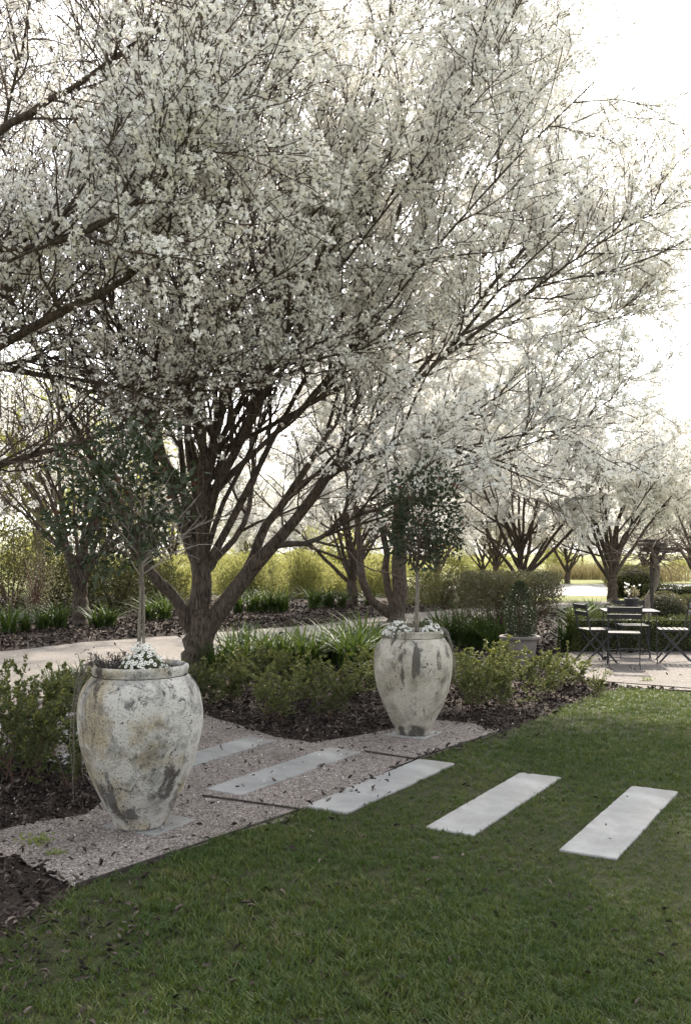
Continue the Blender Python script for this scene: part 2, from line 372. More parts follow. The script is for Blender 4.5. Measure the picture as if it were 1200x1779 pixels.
def pot_mat(name, cream, grey, brown, seed, amt_grey, amt_brown, yellow, bias, thr):
    t = NT(name)
    tc = t.n('TexCoord'); mp = t.n('Mapping'); mp.inputs['Location'].default_value = (seed, seed * 1.7, seed * 0.6); t.l(tc.outputs['Object'], mp.inputs['Vector']); v = mp.outputs[0]
    ms = t.n('Mapping'); ms.inputs['Scale'].default_value = (1, 1, 0.24); t.l(v, ms.inputs['Vector']); vs_ = ms.outputs[0]
    big = t.noise(v, 3.2, 5, 0.6, 0.3); med = t.noise(v, 11, 6, 0.7, 0.5); fine = t.noise(v, 85, 4, 0.7)
    streak = t.noise(vs_, 7.0, 7, 0.62, 0.3); streak2 = t.noise(vs_, 4.2, 8, 0.66, 0.25)
    c = t.ramp(t.mix(0.5, med, fine), [(0.3, tuple(x * 0.72 for x in cream)), (0.48, cream), (0.75, tuple(min(1, x * 1.15) for x in cream))])
    sx0 = t.n('SeparateXYZ'); t.l(tc.outputs['Object'], sx0.inputs[0])
    c = t.mix(t.math('MULTIPLY', t.step(t.math('SUBTRACT', big, t.math('MULTIPLY', sx0.outputs[0], bias * 2.5)), 0.49, 0.60), 0.9), c, t.mix(t.step(fine, 0.4, 0.6), tuple(x * 0.7 for x in yellow), yellow))
    c = t.mix(t.math('MULTIPLY', t.step(t.mix(0.4, med, t.noise(v, 4.6, 5, 0.7)), 0.47, 0.58), amt_grey), c, grey)          # soft grey bloom
    pits = t.step(t.noise(v, 120, 2, 0.5), 0.62, 0.68)
    c = t.mix(t.math('MULTIPLY', pits, 0.75), c, tuple(x * 0.7 for x in brown))
    sx = t.n('SeparateXYZ'); t.l(tc.outputs['Object'], sx.inputs[0]); side = t.math('MULTIPLY', sx.outputs[0], bias)
    fl = t.math('MULTIPLY', t.step(t.math('ADD', t.mix(0.18, streak, fine), side), thr, thr + 0.03), t.step(t.noise(v, 3.0, 2), 0.46, 0.52))
    fl2 = t.step(t.mix(0.22, streak2, fine), amt_brown - .02, amt_brown + 0.012)
    lines = t.math('MULTIPLY', t.step(t.noise(v, 15, 6, 0.72, 1.0), 0.60, 0.615), t.step(t.noise(v, 4.0, 2), 0.46, 0.54))
    flake = t.math('MAXIMUM', t.math('MAXIMUM', fl, fl2), lines)
    c = t.mix(t.math('MULTIPLY', flake, 0.92), c, t.ramp(big, [(0.4, grey), (0.56, brown)]))
    h = t.math('SUBTRACT', t.mix(0.35, med, fine), t.math('MULTIPLY', t.math('MAXIMUM', flake, pits), 0.55))
    return t.finish(c, 0.88, t.bump(h, 0.75, 0.012), 0.15)
M['pot_a'] = pot_mat('weathered_glaze', (0.50, 0.48, 0.44), (0.105, 0.103, 0.10), (0.058, 0.045, 0.04), 3.1, 0.62, 0.59, (0.40, 0.335, 0.225), 0.16, 0.555)
M['pot_b'] = pot_mat('weathered_glaze_cream', (0.50, 0.465, 0.395), (0.08, 0.08, 0.074), (0.078, 0.07, 0.06), 11.7, 0.35, 0.585, (0.41, 0.37, 0.29), 0.0, 0.525)
def plain(name, col, rough=0.7, var=0.35, sc=14, bump=0.3, metal=0):
    t = NT(name); v = t.coord(); a = t.noise(v, sc, 5, 0.65)
    c = t.ramp(a, [(0.3, tuple(x * (1 - var) for x in col)), (0.7, tuple(min(1, x * (1 + var)) for x in col))])
    return t.finish(c, rough, t.bump(a, bump, 0.005), 0.3, metal=metal)
M['soil'] = plain('potting_soil', (0.03, 0.022, 0.018), 0.95, 0.6, 40, 1)
M['steel'] = plain('rusted_steel', (0.055, 0.045, 0.04), 0.7, 0.5, 20)
M['iron'] = plain('dark_iron', (0.035, 0.036, 0.04), 0.5, 0.4, 30, 0.15)
M['slat'] = plain('weathered_timber', (0.036, 0.033, 0.031), 0.6, 0.45, 9)
M['black_slat'] = plain('black_timber', (0.025, 0.025, 0.027), 0.55, 0.4, 9)
M['terracotta'] = plain('grey_terracotta', (0.15, 0.135, 0.125), 0.85, 0.25, 6)
M['old_wood'] = plain('old_dark_wood', (0.06, 0.05, 0.044), 0.85, 0.5, 12, 0.8)
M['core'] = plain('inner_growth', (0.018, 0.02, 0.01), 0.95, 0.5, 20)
M['zinc'] = plain('dark_zinc', (0.05, 0.05, 0.055), 0.5, 0.3, 10)

# ------------------------------------------------------------------ the setting
def sheet(name, poly, z, mat, kind='structure'):
    import mathutils
    pts = [Vector((x, y, 0)) for x, y in poly]
    tris = mathutils.geometry.tessellate_polygon([pts])
    me = mesh_np(name, [(x, y, z) for x, y in poly], np.array(tris), mat)
    # all up
    me.calc_loop_triangles() if False else None
    if me.polygons and me.polygons[0].normal.z < 0: me.flip_normals()
    return ob(name, me, kind=kind)
def GP(l): return [G(*p) for p in l]
def smooth_poly(poly, amp=0.0, step=0.25, rg=rng):
    out = []
    for i in range(len(poly)):
        a, b = np.array(poly[i]), np.array(poly[(i + 1) % len(poly)]); n = max(1, int(np.linalg.norm(b - a) / step)); n = min(n, 60)
        for k in range(n): out.append(tuple(a + (b - a) * k / n + (rg.normal(0, amp, 2) if k else 0)))
    return out
sheet('ground', [(-700, -20), (700, -20), (700, 1200), (-700, 1200)], -0.004, M['field'])
mulch_poly = [(-16, 2), (-16, 34), (3.5, 36), (9, 25), (9.5, 19), (7, 10.8), (3.2, 10.5), (1, 7), (-.9, 4.0), (-1.3, 3.0), (-2.2, 2.2)]
sheet('mulch_bed', mulch_poly, 0.0, M['mulch'])
lawn_poly = GP([(130, 1548), (527, 1412), (720, 1325), (868, 1277), (950, 1243), (1045, 1205), (1085, 1199), (1200, 1206), (1500, 1225)]) + [(9, 4), (6, 1), (-3, 1), (-2.2, 2.6), (-1.62, 3.35), (-1.38, 3.8), (-1.29, 4.15)]
sheet('lawn', smooth_poly(lawn_poly, 0.012), 0.008, M['lawn'])
pad_poly = GP([(130, 1545), (527, 1410), (720, 1322), (868, 1274), (820, 1258), (760, 1253), (690, 1266), (600, 1284), (540, 1292), (480, 1283), (360, 1245), (230, 1210), (100, 1205), (-150, 1215), (-170, 1268), (20, 1292), (120, 1325), (190, 1385), (150, 1418), (60, 1432), (-20, 1450), (-10, 1480), (60, 1512)])
sheet('gravel_forecourt', smooth_poly(pad_poly, 0.025), 0.012, M['gravel'])
path_poly = GP([(-600, 1175), (0, 1133), (150, 1116), (330, 1103), (450, 1094), (560, 1085), (690, 1068), (800, 1058), (900, 1050), (1000, 1046), (1060, 1044), (1060, 1052), (1000, 1056), (860, 1068), (760, 1078), (650, 1092), (560, 1105), (450, 1122), (330, 1150), (200, 1195), (100, 1222), (-100, 1255), (-700, 1330)])
sheet('gravel_path', smooth_poly(path_poly, 0.04, 0.4), 0.008, M['path'])
patio_poly = GP([(1012, 1183), (1085, 1196), (1200, 1202), (1500, 1222), (1500, 1140), (1000, 1128), (970, 1150)])
sheet('gravel_patio', smooth_poly(patio_poly, 0.015), 0.016, M['path'])
drive_poly = [(-2, 36), (9, 34), (30, 37), (80, 40), (80, 52), (30, 47), (9, 46), (-2, 44)]
sheet('gravel_drive', drive_poly, 0.004, M['drive'])
def edging(px, label):
    a, b = G(*px[0]), G(*px[1]); t = MB()
    t.bar((a[0], a[1], 0.0), (b[0], b[1], 0.0), 0.007, 0.05, up=(b[1] - a[1], a[0] - b[0], 0))
    return tag(t.build('steel_edging', M['steel']), label, 'edging')
edging(((132, 1544), (527, 1410)), 'rusty steel edging between the lawn and the gravel below the nearest jar')
edging(((718, 1323), (868, 1274)), 'short rusty steel edging between lawn and gravel beside the further jar')
edging(((352, 1387), (524, 1411)), 'thin steel strip across the gravel between the ends of two stepping stones')
edging(((634, 1309), (718, 1322)), 'thin steel strip in the gravel in front of the further jar')
edging(((1015, 1184), (1480, 1221)), 'dark steel edging along the front of the gravel patio')

# stepping stones: a straight row, all square to each other
ang = R(59.5); u = np.array([math.cos(ang), math.sin(ang)]); vv = np.array([math.sin(ang), -math.cos(ang)])
PL, PW = 1.53, 0.295
stone_c = {5: [(967, 1478), (1060, 1497), (1188, 1384), (1098, 1372)], 4: [(733, 1441), (822, 1455), (978, 1356), (903, 1347)],
           3: [(527, 1408), (603, 1420), (795, 1330), (722, 1321)], 2: [(350, 1375), (420, 1388), (635, 1310), (568, 1300)]}
cent = {k: np.mean([G(*p) for p in v], axis=0) for k, v in stone_c.items()}
stepv = (cent[2] - cent[5]) / 3
for k in (1, 0, -1, -2): cent[k] = cent[2] + stepv * (2 - k)
stone_lab = {5: 'pale stepping stone in the lawn furthest right', 4: 'pale stepping stone in the lawn, second from the right',
             3: 'pale stepping stone lying along the edge between gravel and lawn', 2: 'pale stepping stone in the gravel with a sunlit patch',
             1: 'pale stepping stone just right of the nearest jar with dead leaves on its far end', 0: 'pale stepping stone mostly hidden behind the nearest jar',
             -1: 'pale stepping stone left of the nearest jar behind the leafy shrub', -2: 'pale stepping stone by the left shrubs, closest to the gravel path'}
for k, c in cent.items():
    rs = np.random.default_rng(400 + k); ol = []
    for (x0, y0, x1, y1, m) in ((-1, -1, 1, -1, 46), (1, -1, 1, 1, 10), (1, 1, -1, 1, 46), (-1, 1, -1, -1, 10)):
        for j in range(m): ol.append(((x0 + (x1 - x0) * j / m) * PL / 2, (y0 + (y1 - y0) * j / m) * PW / 2))
    ol = np.array(ol); n_ = len(ol); wv = rs.normal(0, .0016, n_) + .004 * np.convolve(rs.normal(0, 1, n_ + 8), np.ones(9) / 9, 'valid'); wv -= .03 * (rs.uniform(0, 1, n_) < .03) * rs.uniform(.3, 1, n_)
    for j in (0, 46, 56, 102): wv[j] -= rs.uniform(.003, .012)
    ol = ol * (1 + (wv / np.abs(ol).max(1))[:, None] * 1.0); rings = [np.column_stack([ol * [1 - a / PL * 2, 1 - a / PW * 2], np.full(n_, z)]) for a, z in ((0, -.025), (0, .020), (.003, .0245), (.010, .0262))]
    idx = np.arange(4 * n_).reshape(4, n_); nx_ = np.roll(idx, -1, 1); side = np.stack([idx[:-1], nx_[:-1], nx_[1:], idx[1:]], -1).reshape(-1, 4)
    me = mesh_np('stepping_stone', np.vstack(rings), [side, idx[3][None, :]], M['paver'])
    o = ob('stepping_stone', me, None, loc=(c[0], c[1], -0.006 + 0.003 * (k % 2)), rot=(R(random.Random(k).uniform(-.3, .3)), R(random.Random(k + 9).uniform(-.3, .3)), ang + R(random.Random(k + 5).uniform(-1, 1))))
    tag(o, stone_lab[k], 'stepping stone', 'row of stepping stones')

# ------------------------------------------------------------------ blossom, grass and leaf sources
def flower(rg, c, nrm, r):
    """five cupped petals as a ten-point fan round a centre"""
    nrm = unit(nrm); a = unit(np.cross(nrm, [0.3, 0.5, 0.8])); b = np.cross(nrm, a)
    th = np.arange(10) / 10 * 2 * np.pi + rg.uniform(0, 6)
    rad = np.where(np.arange(10) % 2 == 0, 1.0, 0.62) * r
    ring = c + a * (np.cos(th) * rad)[:, None] + b * (np.sin(th) * rad)[:, None] + nrm * (np.where(np.arange(10) % 2 == 0, 0.35, 0.12) * r)[:, None]
    v = np.vstack([[c], ring]); f = np.array([[0, 1 + i, 1 + (i + 1) % 10] for i in range(10)]); return v, f
def cluster(rg, n, rad, fr):
    parts = []; eye = []
    for i in range(n):
        d = rg.normal(0, 1, 3); d[2] = abs(d[2]) * 1.0 - 0.35; d = unit(d)
        c = d * rad * rg.uniform(0.7, 1.05); parts.append(flower(rg, c, d + rg.normal(0, 0.35, 3), fr * rg.uniform(0.8, 1.15)))
        e = c + d * fr * 0.12; s = fr * 0.2
        eye.append((e + np.array([[s, 0, 0], [-s * .5, s * .8, 0], [-s * .5, -s * .8, 0], d * s * 1.2]), np.array([[0, 1, 3], [1, 2, 3], [2, 0, 3]])))
    v, f = merge(parts); ve, fe = merge(eye)
    lv, lf = leaves(rg, np.zeros((1, 3)), rg.normal(0, 1, (1, 3)) - [0, 0, .4], rad * 1.0, 0.3)
    return v, f, ve, fe, lv, lf
def blossom_proto(i, n, rad, fr):
    v, f, ve, fe, lv, lf = cluster(np.random.default_rng(50 + i), n, rad, fr)
    me = mesh_np('blossom_cluster', np.vstack([v, ve, lv]), [np.vstack([f, fe + len(v), lf + len(v) + len(ve)])], M['blossom'])
    me.materials.append(M['stamen']); me.materials.append(M['young_leaf'])
    mi = np.zeros(len(me.polygons), np.int32); mi[len(f):len(f) + len(fe)] = 1; mi[len(f) + len(fe):] = 2
    me.polygons.foreach_set('material_index', mi)
    return bpy.data.objects.new('blossom_cluster_%d' % i, me)
BL = [blossom_proto(i, (6, 8, 10, 5)[i], (0.026, 0.032, 0.036, 0.022)[i], 0.0165) for i in range(4)]
BS = [blossom_proto(4 + i, (13, 16, 11)[i], (0.075, 0.085, 0.065)[i], 0.030) for i in range(3)]
def blade(rg, base, h, wd, lean, az, seg=3):
    t = np.linspace(0, 1, seg + 1); d = np.array([math.cos(az), math.sin(az), 0]); s = np.array([-d[1], d[0], 0])
    mid = base + d * (lean * h * t ** 1.8)[:, None] + np.array([0, 0, 1]) * (h * t * (1 - 0.25 * lean * t))[:, None]
    wv = wd * (1 - t ** 2 * 0.92)
    v = np.stack([mid - s * wv[:, None] / 2, mid + s * wv[:, None] / 2], 1).reshape(-1, 3)
    f = np.array([[2 * i, 2 * i + 1, 2 * i + 3, 2 * i + 2] for i in range(seg)]); return v, f
def tuft(i, n, h, spread, wd):
    rg = np.random.default_rng(i); p = []
    for k in range(n):
        b = np.array([*rg.normal(0, spread, 2), 0]); p.append(blade(rg, b, h * rg.uniform(0.5, 1.2), wd * rg.uniform(.7, 1.3), rg.uniform(0.1, 1.1), rg.uniform(0, 6.3), 2))
    v, f = merge(p); return proto('grass_tuft_%d' % i, v, f, M['grass'])
GT = [tuft(i, 11, 0.026, 0.016, 0.0034) for i in range(5)]
def dead_leaf(i):
    rg = np.random.default_rng(300 + i); n = 5; t = np.linspace(0, 1, n); wd = np.sin(np.pi * np.clip(t * 0.93 + 0.04, 0, 1)) * 0.30
    curl = rg.uniform(0.5, 2.4) * rg.choice([-1, 1]); bend = rg.uniform(-2.0, 2.0); v = []
    for k in range(n):
        z = bend * 0.3 * (t[k] - 0.5) ** 2 + 0.05
        for s in (-1, 0, 1): v.append((t[k] - 0.5, s * wd[k] * rg.uniform(.6, 1.15) * (1 - 0.22 * abs(curl) * abs(s)), z + abs(s) * wd[k] * curl * 0.45 + rg.normal(0, 0.035)))
    f = [[3 * k + j, 3 * k + j + 1, 3 * k + j + 4, 3 * k + j + 3] for k in range(n - 1) for j in (0, 1)]
    return proto('dead_leaf_%d' % i, np.array(v), np.array(f), M['dead_leaf'], True)
DL = [dead_leaf(i) for i in range(6)]
def chip(i):
    rg = np.random.default_rng(80 + i); v = unit(np.array([[1, 0, 0], [-1, 0, 0], [0, 1, 0], [0, -1, 0], [0, 0, 1], [0, 0, -1.0]]) + rg.normal(0, .3, (6, 3))) * rg.uniform(.6, 1.2, (6, 1)) * [1, .8, .55]
    f = np.array([[0, 2, 4], [2, 1, 4], [1, 3, 4], [3, 0, 4], [2, 0, 5], [1, 2, 5], [3, 1, 5], [0, 3, 5]]); return proto('chip_%d' % i, v, f, M['chip'])
CH = [chip(i) for i in range(4)]

# ------------------------------------------------------------------ pear trees
def pear(root, limbs, rg, counts, lens, blossom_n, core, src=None, thin=(1.0, 1.0), sizes=(1.0, 1.0), sides=(12, 6, 4, 3), bl_scale=1.0, zmin=2.2, env=None, extra=None):
    """limbs: list of (points, radii) in local coordinates; core(p)->chance of blossom at a point"""
    K = 18
    LP, LR = [], []
    for pts, rad in limbs:
        p, r = resample(pts, rad, K); LP.append(p); LR.append(r)
    LP, LR = np.array(LP), np.array(LR); LR = LR * (thin[0] + (thin[1] - thin[0]) * np.clip((LP[:, :, 2] - 1.0) / 2.5, 0, 1)) * np.where(LR < .02, 1.2, 1)
    wob = rg.normal(0, 0.02, LP.shape); wob[:, 0] = 0; LP = LP + wob * np.minimum(1, LR[:, :, None] / 0.06)
    LR = LR * (1 + rg.normal(0, 0.045, LR.shape))
    L = np.linalg.norm(np.diff(LP, axis=1), axis=2).sum(1)
    v0 = tubes(LP, LR, sides[0])
    use = L > 2.0
    c1, c2, c3 = counts
    pos, d, rr, t, pi = sprout(rg, LP[use], LR[use], c1, 0.24, 0.99, 36, 11)
    kz = pos[:, 2] > zmin * 0.75; pos, d, rr, t = pos[kz], d[kz], rr[kz], t[kz]
    if env is not None:
        e0 = env(pos); kz = e0 < 1.0; pos, d, rr, t, e0 = pos[kz], d[kz], rr[kz], t[kz], e0[kz]
    else: e0 = np.zeros(len(pos))
    ln = lens[0] * rg.uniform(0.6, 1.25, len(pos)) * (1.1 - 0.55 * t) * np.clip((1.12 - e0) / .35, .25, 1)
    P1, R1 = grow(rg, pos, d + np.array([0, 0, 0.12]), ln, 7, 0.13, 0.05, np.clip(0.011 * ln, 0.007, np.maximum(rr * 0.75, 0.008)), np.full(len(pos), 0.004))
    pos, d, rr, t, pi = sprout(rg, np.concatenate([P1]), R1, c2, 0.12, 0.98, 42, 14)
    if env is not None:
        kz = env(pos) < rg.uniform(.9, 1.04, len(pos)); pos, d, rr, t = pos[kz], d[kz], rr[kz], t[kz]
    ln2 = lens[1] * rg.uniform(0.5, 1.3, len(pos)) * (1.15 - 0.5 * t)
    P2, R2 = grow(rg, pos, d + np.array([0, 0, 0.08]), ln2, 5, 0.17, 0.05, np.minimum(rr * 0.85, 0.012), np.full(len(pos), 0.0042))
    # twigs also straight from the limb ends
    pos, d, rr, t, pi = sprout(rg, P2, R2, c3, 0.1, 1.0, 50, 18)
    ln3 = lens[2] * rg.uniform(0.4, 1.4, len(pos))
    P3, R3 = grow(rg, pos, d, ln3, 2, 0.2, 0.04, np.full(len(pos), 0.0042), np.full(len(pos), 0.0026))
    tv, tf = merge([v0, tubes(P1, R1, sides[1])])
    ob('trunk', mesh_np('trunk', tv, [tf], M['bark'], True), root)
    wv, wf = merge([tubes(P2, R2, sides[2]), tubes(P3, R3, sides[3])])
    ob('twigs', mesh_np('twigs', wv, [wf], M['twig'], True), root, kind='stuff')
    # blossom on the outer twigs
    n3 = len(P3)
    cand = np.concatenate([P3[:, 2], P3[:, 1], P2[:, -1], P2[:, 3] + rg.normal(0, .012, P2[:, 3].shape), P2[:, 2] + rg.normal(0, .012, P2[:, 2].shape), P2[:, 1] + rg.normal(0, .012, P2[:, 1].shape), P2[:, 4], *[P1[:, k] + rg.normal(0, .04, P1[:, k].shape) for k in (3, 4, 5, 6, 7)]])
    if extra is not None:
        q = cand[extra(cand)]; cand = np.concatenate([cand, q + rg.normal(0, .05, q.shape)])
    ch = core(cand) * (cand[:, 2] > zmin)
    cand = cand[rg.uniform(0, 1, len(cand)) < ch]
    if len(cand) > blossom_n: cand = cand[rg.permutation(len(cand))[:blossom_n]]
    n = len(cand)
    rot = np.stack([rg.uniform(-0.9, 0.9, n), rg.uniform(-0.9, 0.9, n), rg.uniform(0, 6.28, n)], 1)
    scatter('crown', cand, rot, bl_scale * rg.uniform(0.65, 1.25, n), src or BL, root, rg)
    return n, len(P3)

def random_limbs(rg, n, z0, z1, length, el, r, base=(0, 0), trop=0.05, azs=None):
    out = []
    for i in range(n):
        az = (i + rg.uniform(-.35, .35)) / n * 2 * math.pi if azs is None else azs[i]
        e = R(rg.uniform(*el)); z = rg.uniform(z0, z1); L = rg.uniform(*length)
        d = np.array([math.cos(az) * math.cos(e), math.sin(az) * math.cos(e), math.sin(e)])
        p = np.array([base[0], base[1], z]); pts = [p.copy()]; rad = [r * rg.uniform(.75, 1.15)]
        for k in range(6):
            d = unit(d + rg.normal(0, 0.09, 3) + np.array([0, 0, trop])); p = p + d * L / 6; pts.append(p.copy()); rad.append(rad[0] * (1 - (k + 1) / 6.6) ** 1.1 + 0.006)
        out.append((pts, rad))
    return out
# the large tree behind the jars
T1 = thing('pear_tree', 'large multi-stemmed pear tree in white blossom rising behind the nearest jar', 'tree', (W(347, 1170, 12.2)[0], 12.2, 0), group='flowering pear trees')
o1 = np.array(T1.location)
def LT(pts, Y0=12.2):                   # (px, py, dy, radius) -> local limb
    return [W(p[0], p[1], Y0 + p[2]) - o1 for p in pts], [p[3] for p in pts]
rg = np.random.default_rng(21)
limbs = [
    LT([(347, 1188, 0, .46), (346, 1165, 0, .38), (346, 1140, 0, .335), (345, 1110, 0, .305), (346, 1065, 0, .24), (350, 1000, 0, .2), (348, 930, .05, .195), (346, 900, .1, .16)]),
    LT([(346, 1150, 0, .15), (336, 1100, 0, .155), (310, 1050, -.1, .125), (268, 1000, -.3, .11), (235, 940, -.6, .10), (190, 850, -1.1, .085), (120, 720, -1.7, .065), (40, 560, -2.2, .04), (-30, 420, -2.6, .015)]),
    LT([(347, 1158, 0, .18), (357, 1105, 0, .20), (400, 1040, -.05, .175), (445, 975, -.1, .165), (500, 915, -.2, .13), (560, 840, -.3, .12), (612, 775, -.5, .10), (690, 690, -.7, .08), (770, 620, -.9, .06), (880, 490, -1.1, .035), (1000, 380, -1.2, .012)]),
    LT([(430, 990, .1, .12), (455, 930, .3, .11), (500, 860, .6, .10), (560, 770, 1.0, .085), (640, 670, 1.4, .07), (735, 550, 1.8, .05), (840, 400, 2.1, .03), (930, 230, 2.3, .012)]),
    LT([(348, 935, .05, .14), (325, 870, -.2, .11), (290, 810, -.6, .09), (255, 720, -1.2, .075), (215, 600, -1.9, .06), (170, 430, -2.5, .04), (120, 250, -3, .015)]),
    LT([(347, 930, .05, .15), (338, 850, .1, .125), (325, 740, .1, .10), (318, 600, 0, .08), (312, 430, -.1, .055), (330, 250, -.2, .03), (350, 60, -.2, .012)]),
    LT([(352, 930, .05, .14), (375, 860, -.2, .115), (405, 790, -.5, .10), (440, 720, -.9, .08), (490, 600, -1.5, .06), (560, 440, -2, .04), (640, 250, -2.4, .015)]),
    LT([(360, 900, .1, .10), (385, 830, .5, .09), (430, 740, 1.0, .075), (480, 620, 1.5, .06), (540, 450, 2, .04), (600, 250, 2.3, .02), (640, 80, 2.4, .01)]),
    LT([(485, 948, -.2, .07), (545, 940, -.5, .055), (600, 905, -.8, .045), (665, 880, -1.1, .03), (720, 850, -1.3, .012)]),
    LT([(580, 820, -.4, .07), (650, 790, -.8, .05), (740, 760, -1.2, .042), (830, 800, -1.4, .034), (920, 770, -1.6, .022), (1010, 740, -1.7, .008)]),
    LT([(351, 1010, .05, .09), (372, 975, .25, .085), (420, 920, .6, .075), (440, 830, 1.2, .065), (430, 700, 1.8, .05), (420, 520, 2.3, .03), (415, 330, 2.6, .012)]),
    LT([(640, 690, 0, .05), (700, 640, .3, .045), (800, 600, .6, .036), (900, 560, .8, .026), (1010, 520, 1, .018), (1110, 470, 1.1, .008)]),
    LT([(700, 600, 1.5, .05), (790, 500, 1.6, .042), (880, 400, 1.7, .034), (960, 300, 1.8, .024), (1040, 180, 1.8, .008)]),
    LT([(330, 870, -.2, .09), (270, 760, .6, .075), (210, 640, 1.2, .06), (130, 500, 1.8, .045), (60, 330, 2.2, .03), (20, 150, 2.4, .012)]),
]
limbs += [
    LT([(840, 400, 2.1, .03), (900, 300, 1.6, .026), (960, 190, 1.1, .018), (1010, 80, .8, .008)]),
    LT([(690, 690, -.7, .06), (800, 560, -.3, .05), (910, 430, 0, .036), (1010, 330, .2, .024), (1100, 240, .3, .01)]),
    LT([(770, 620, -.9, .05), (890, 530, -1.2, .04), (1000, 450, -1.4, .028), (1110, 380, -1.5, .016), (1180, 330, -1.5, .007)]),
    LT([(735, 550, 1.8, .04), (830, 380, 1.0, .034), (900, 220, .4, .026), (950, 60, 0, .018), (980, -80, -.2, .01)]),
    LT([(640, 670, 1.4, .05), (700, 500, .8, .04), (770, 320, .2, .03), (830, 140, -.3, .02), (870, -40, -.6, .01)]),
    LT([(560, 770, 1.0, .06), (620, 580, 0, .045), (690, 380, -.8, .034), (750, 180, -1.4, .022), (790, 0, -1.8, .01)]),
    LT([(800, 600, .6, .035), (920, 590, .2, .028), (1030, 560, -.1, .02), (1130, 540, -.3, .01)]),
    LT([(880, 490, -1.1, .03), (990, 470, -.6, .024), (1090, 420, -.2, .016), (1165, 420, 0, .007)])]
limbs += [
    LT([(440, 720, -.9, .06), (470, 560, -1.6, .05), (480, 380, -2.4, .04), (500, 180, -3.0, .028), (510, -20, -3.4, .012)]),
    LT([(405, 790, -.5, .06), (400, 640, -1.6, .05), (390, 470, -2.6, .04), (400, 280, -3.4, .03), (420, 60, -4, .012)]),
    LT([(318, 600, 0, .05), (380, 430, .6, .04), (430, 260, 1.0, .03), (460, 60, 1.2, .015)]),
    LT([(325, 740, .1, .06), (270, 540, .8, .045), (230, 340, 1.3, .032), (210, 120, 1.6, .014)]),
    LT([(255, 720, -1.2, .05), (280, 560, -2.2, .042), (270, 380, -3.2, .034), (250, 180, -4, .022), (240, 20, -4.4, .01)])]
limbs += random_limbs(rg, 9, 1.9, 2.9, (5.2, 7.2), (28, 62), 0.06, (0, 0), 0.06, azs=list(np.radians([-100, -75, -50, -25, 5, 30, -130, -160, 75])))
limbs += random_limbs(rg, 5, 2.2, 3.2, (6.0, 7.6), (58, 80), 0.06, (0.2, 0), 0.02)
limbs += random_limbs(rg, 8, 1.0, 1.7, (5.5, 7.0), (52, 76), 0.085, (0.0, 0), 0.01)
limbs += random_limbs(rg, 5, 1.9, 2.8, (5.4, 6.6), (22, 38), 0.062, (0.1, 0), 0.075, azs=list(np.radians([-35, -12, 12, -60, -85])))
def core1(p):
    r = np.hypot(p[:, 0], p[:, 1]); q = np.sqrt((r / 5.2) ** 2 + (np.maximum(p[:, 2] - 1.8, 0) / 6.6) ** 2)
    left = np.clip((p[:, 0] + 3.2) / 3.0, 0.3, 1)          # sparser towards the shaded left underside
    return np.clip((q - 0.27) / 0.30, 0, 1) * np.where(p[:, 2] < 4.2, left, 1) * np.clip(.60 + .13 * p[:, 0], .42, .95)
print('T1', pear(T1, limbs, rg, (14, 8, 4), (2.2, 0.85, 0.20), 50000, core1, None, (0.62, 0.43), bl_scale=1.18, extra=lambda p: p[:, 0] > 1.2, env=lambda p: np.sqrt((p[:, 0] / 5.9) ** 2 + (p[:, 1] / 6.6) ** 2 + ((p[:, 2] - 4.4) / 6.3) ** 2)))

# neighbour on the left, its trunk outside the frame
o0 = np.array([-5.6, 9.6, 0.0])
T0 = thing('pear_tree', 'nearer pear tree whose dark limbs reach in from the left edge', 'tree', tuple(o0), group='flowering pear trees')
def LN(pts): return [W(p[0], p[1], p[2]) - o0 for p in pts], [p[3] for p in pts]
rg = np.random.default_rng(5)
st = np.array([0, 0, 1.9])
def from_trunk(pts, r0):
    p, r = LN(pts); return [st * 0.8, (st + p[0]) * 0.52] + p, [r0, r0 * .9] + r
limbs0 = [([(0, 0, -0.1), (0, 0, 0.5), (0.02, 0, 1.2), (0, 0.02, 2.0)], [.3, .25, .22, .2]),
          from_trunk([(-60, 640, 9.2, .085), (60, 565, 8.8, .075), (190, 500, 8.4, .06), (300, 420, 8.1, .035), (420, 330, 7.9, .012)], .12),
          from_trunk([(-40, 270, 9.0, .075), (70, 190, 8.8, .065), (170, 120, 8.6, .05), (280, 50, 8.4, .03), (400, -30, 8.3, .012)], .12),
          from_trunk([(-80, 640, 10.2, .065), (60, 652, 10.2, .055), (200, 668, 10.2, .042), (330, 682, 10.2, .03), (470, 660, 10.1, .010)], .10),
          from_trunk([(-60, 830, 9.6, .06), (40, 795, 9.8, .05), (150, 765, 10.0, .04), (250, 720, 10.3, .026), (340, 640, 10.6, .010)], .10),
          from_trunk([(-50, 460, 8.2, .06), (60, 430, 7.9, .05), (160, 400, 7.6, .04), (260, 330, 7.4, .025), (350, 240, 7.2, .010)], .10),
          from_trunk([(-40, 620, 11, .06), (80, 520, 11.4, .05), (190, 400, 11.8, .04), (270, 250, 12, .025), (330, 100, 12.2, .010)], .10)]
limbs0 += random_limbs(rg, 6, 1.9, 2.6, (5.0, 6.4), (40, 70), 0.08, (0, 0), 0.04, azs=list(np.radians([-30, -5, 20, 45, 0, -55])))
def core0(p):
    r = np.hypot(p[:, 0], p[:, 1]); z = p[:, 2]
    return np.clip((r - 1.6) / 2.0, 0, 1) * np.clip((z - 2.6) / 1.2, 0.12, 1)
print('T0', pear(T0, limbs0, rg, (15, 10, 6), (1.7, 0.7, 0.18), 12500, core0, None, (0.7, 0.52), bl_scale=1.1))

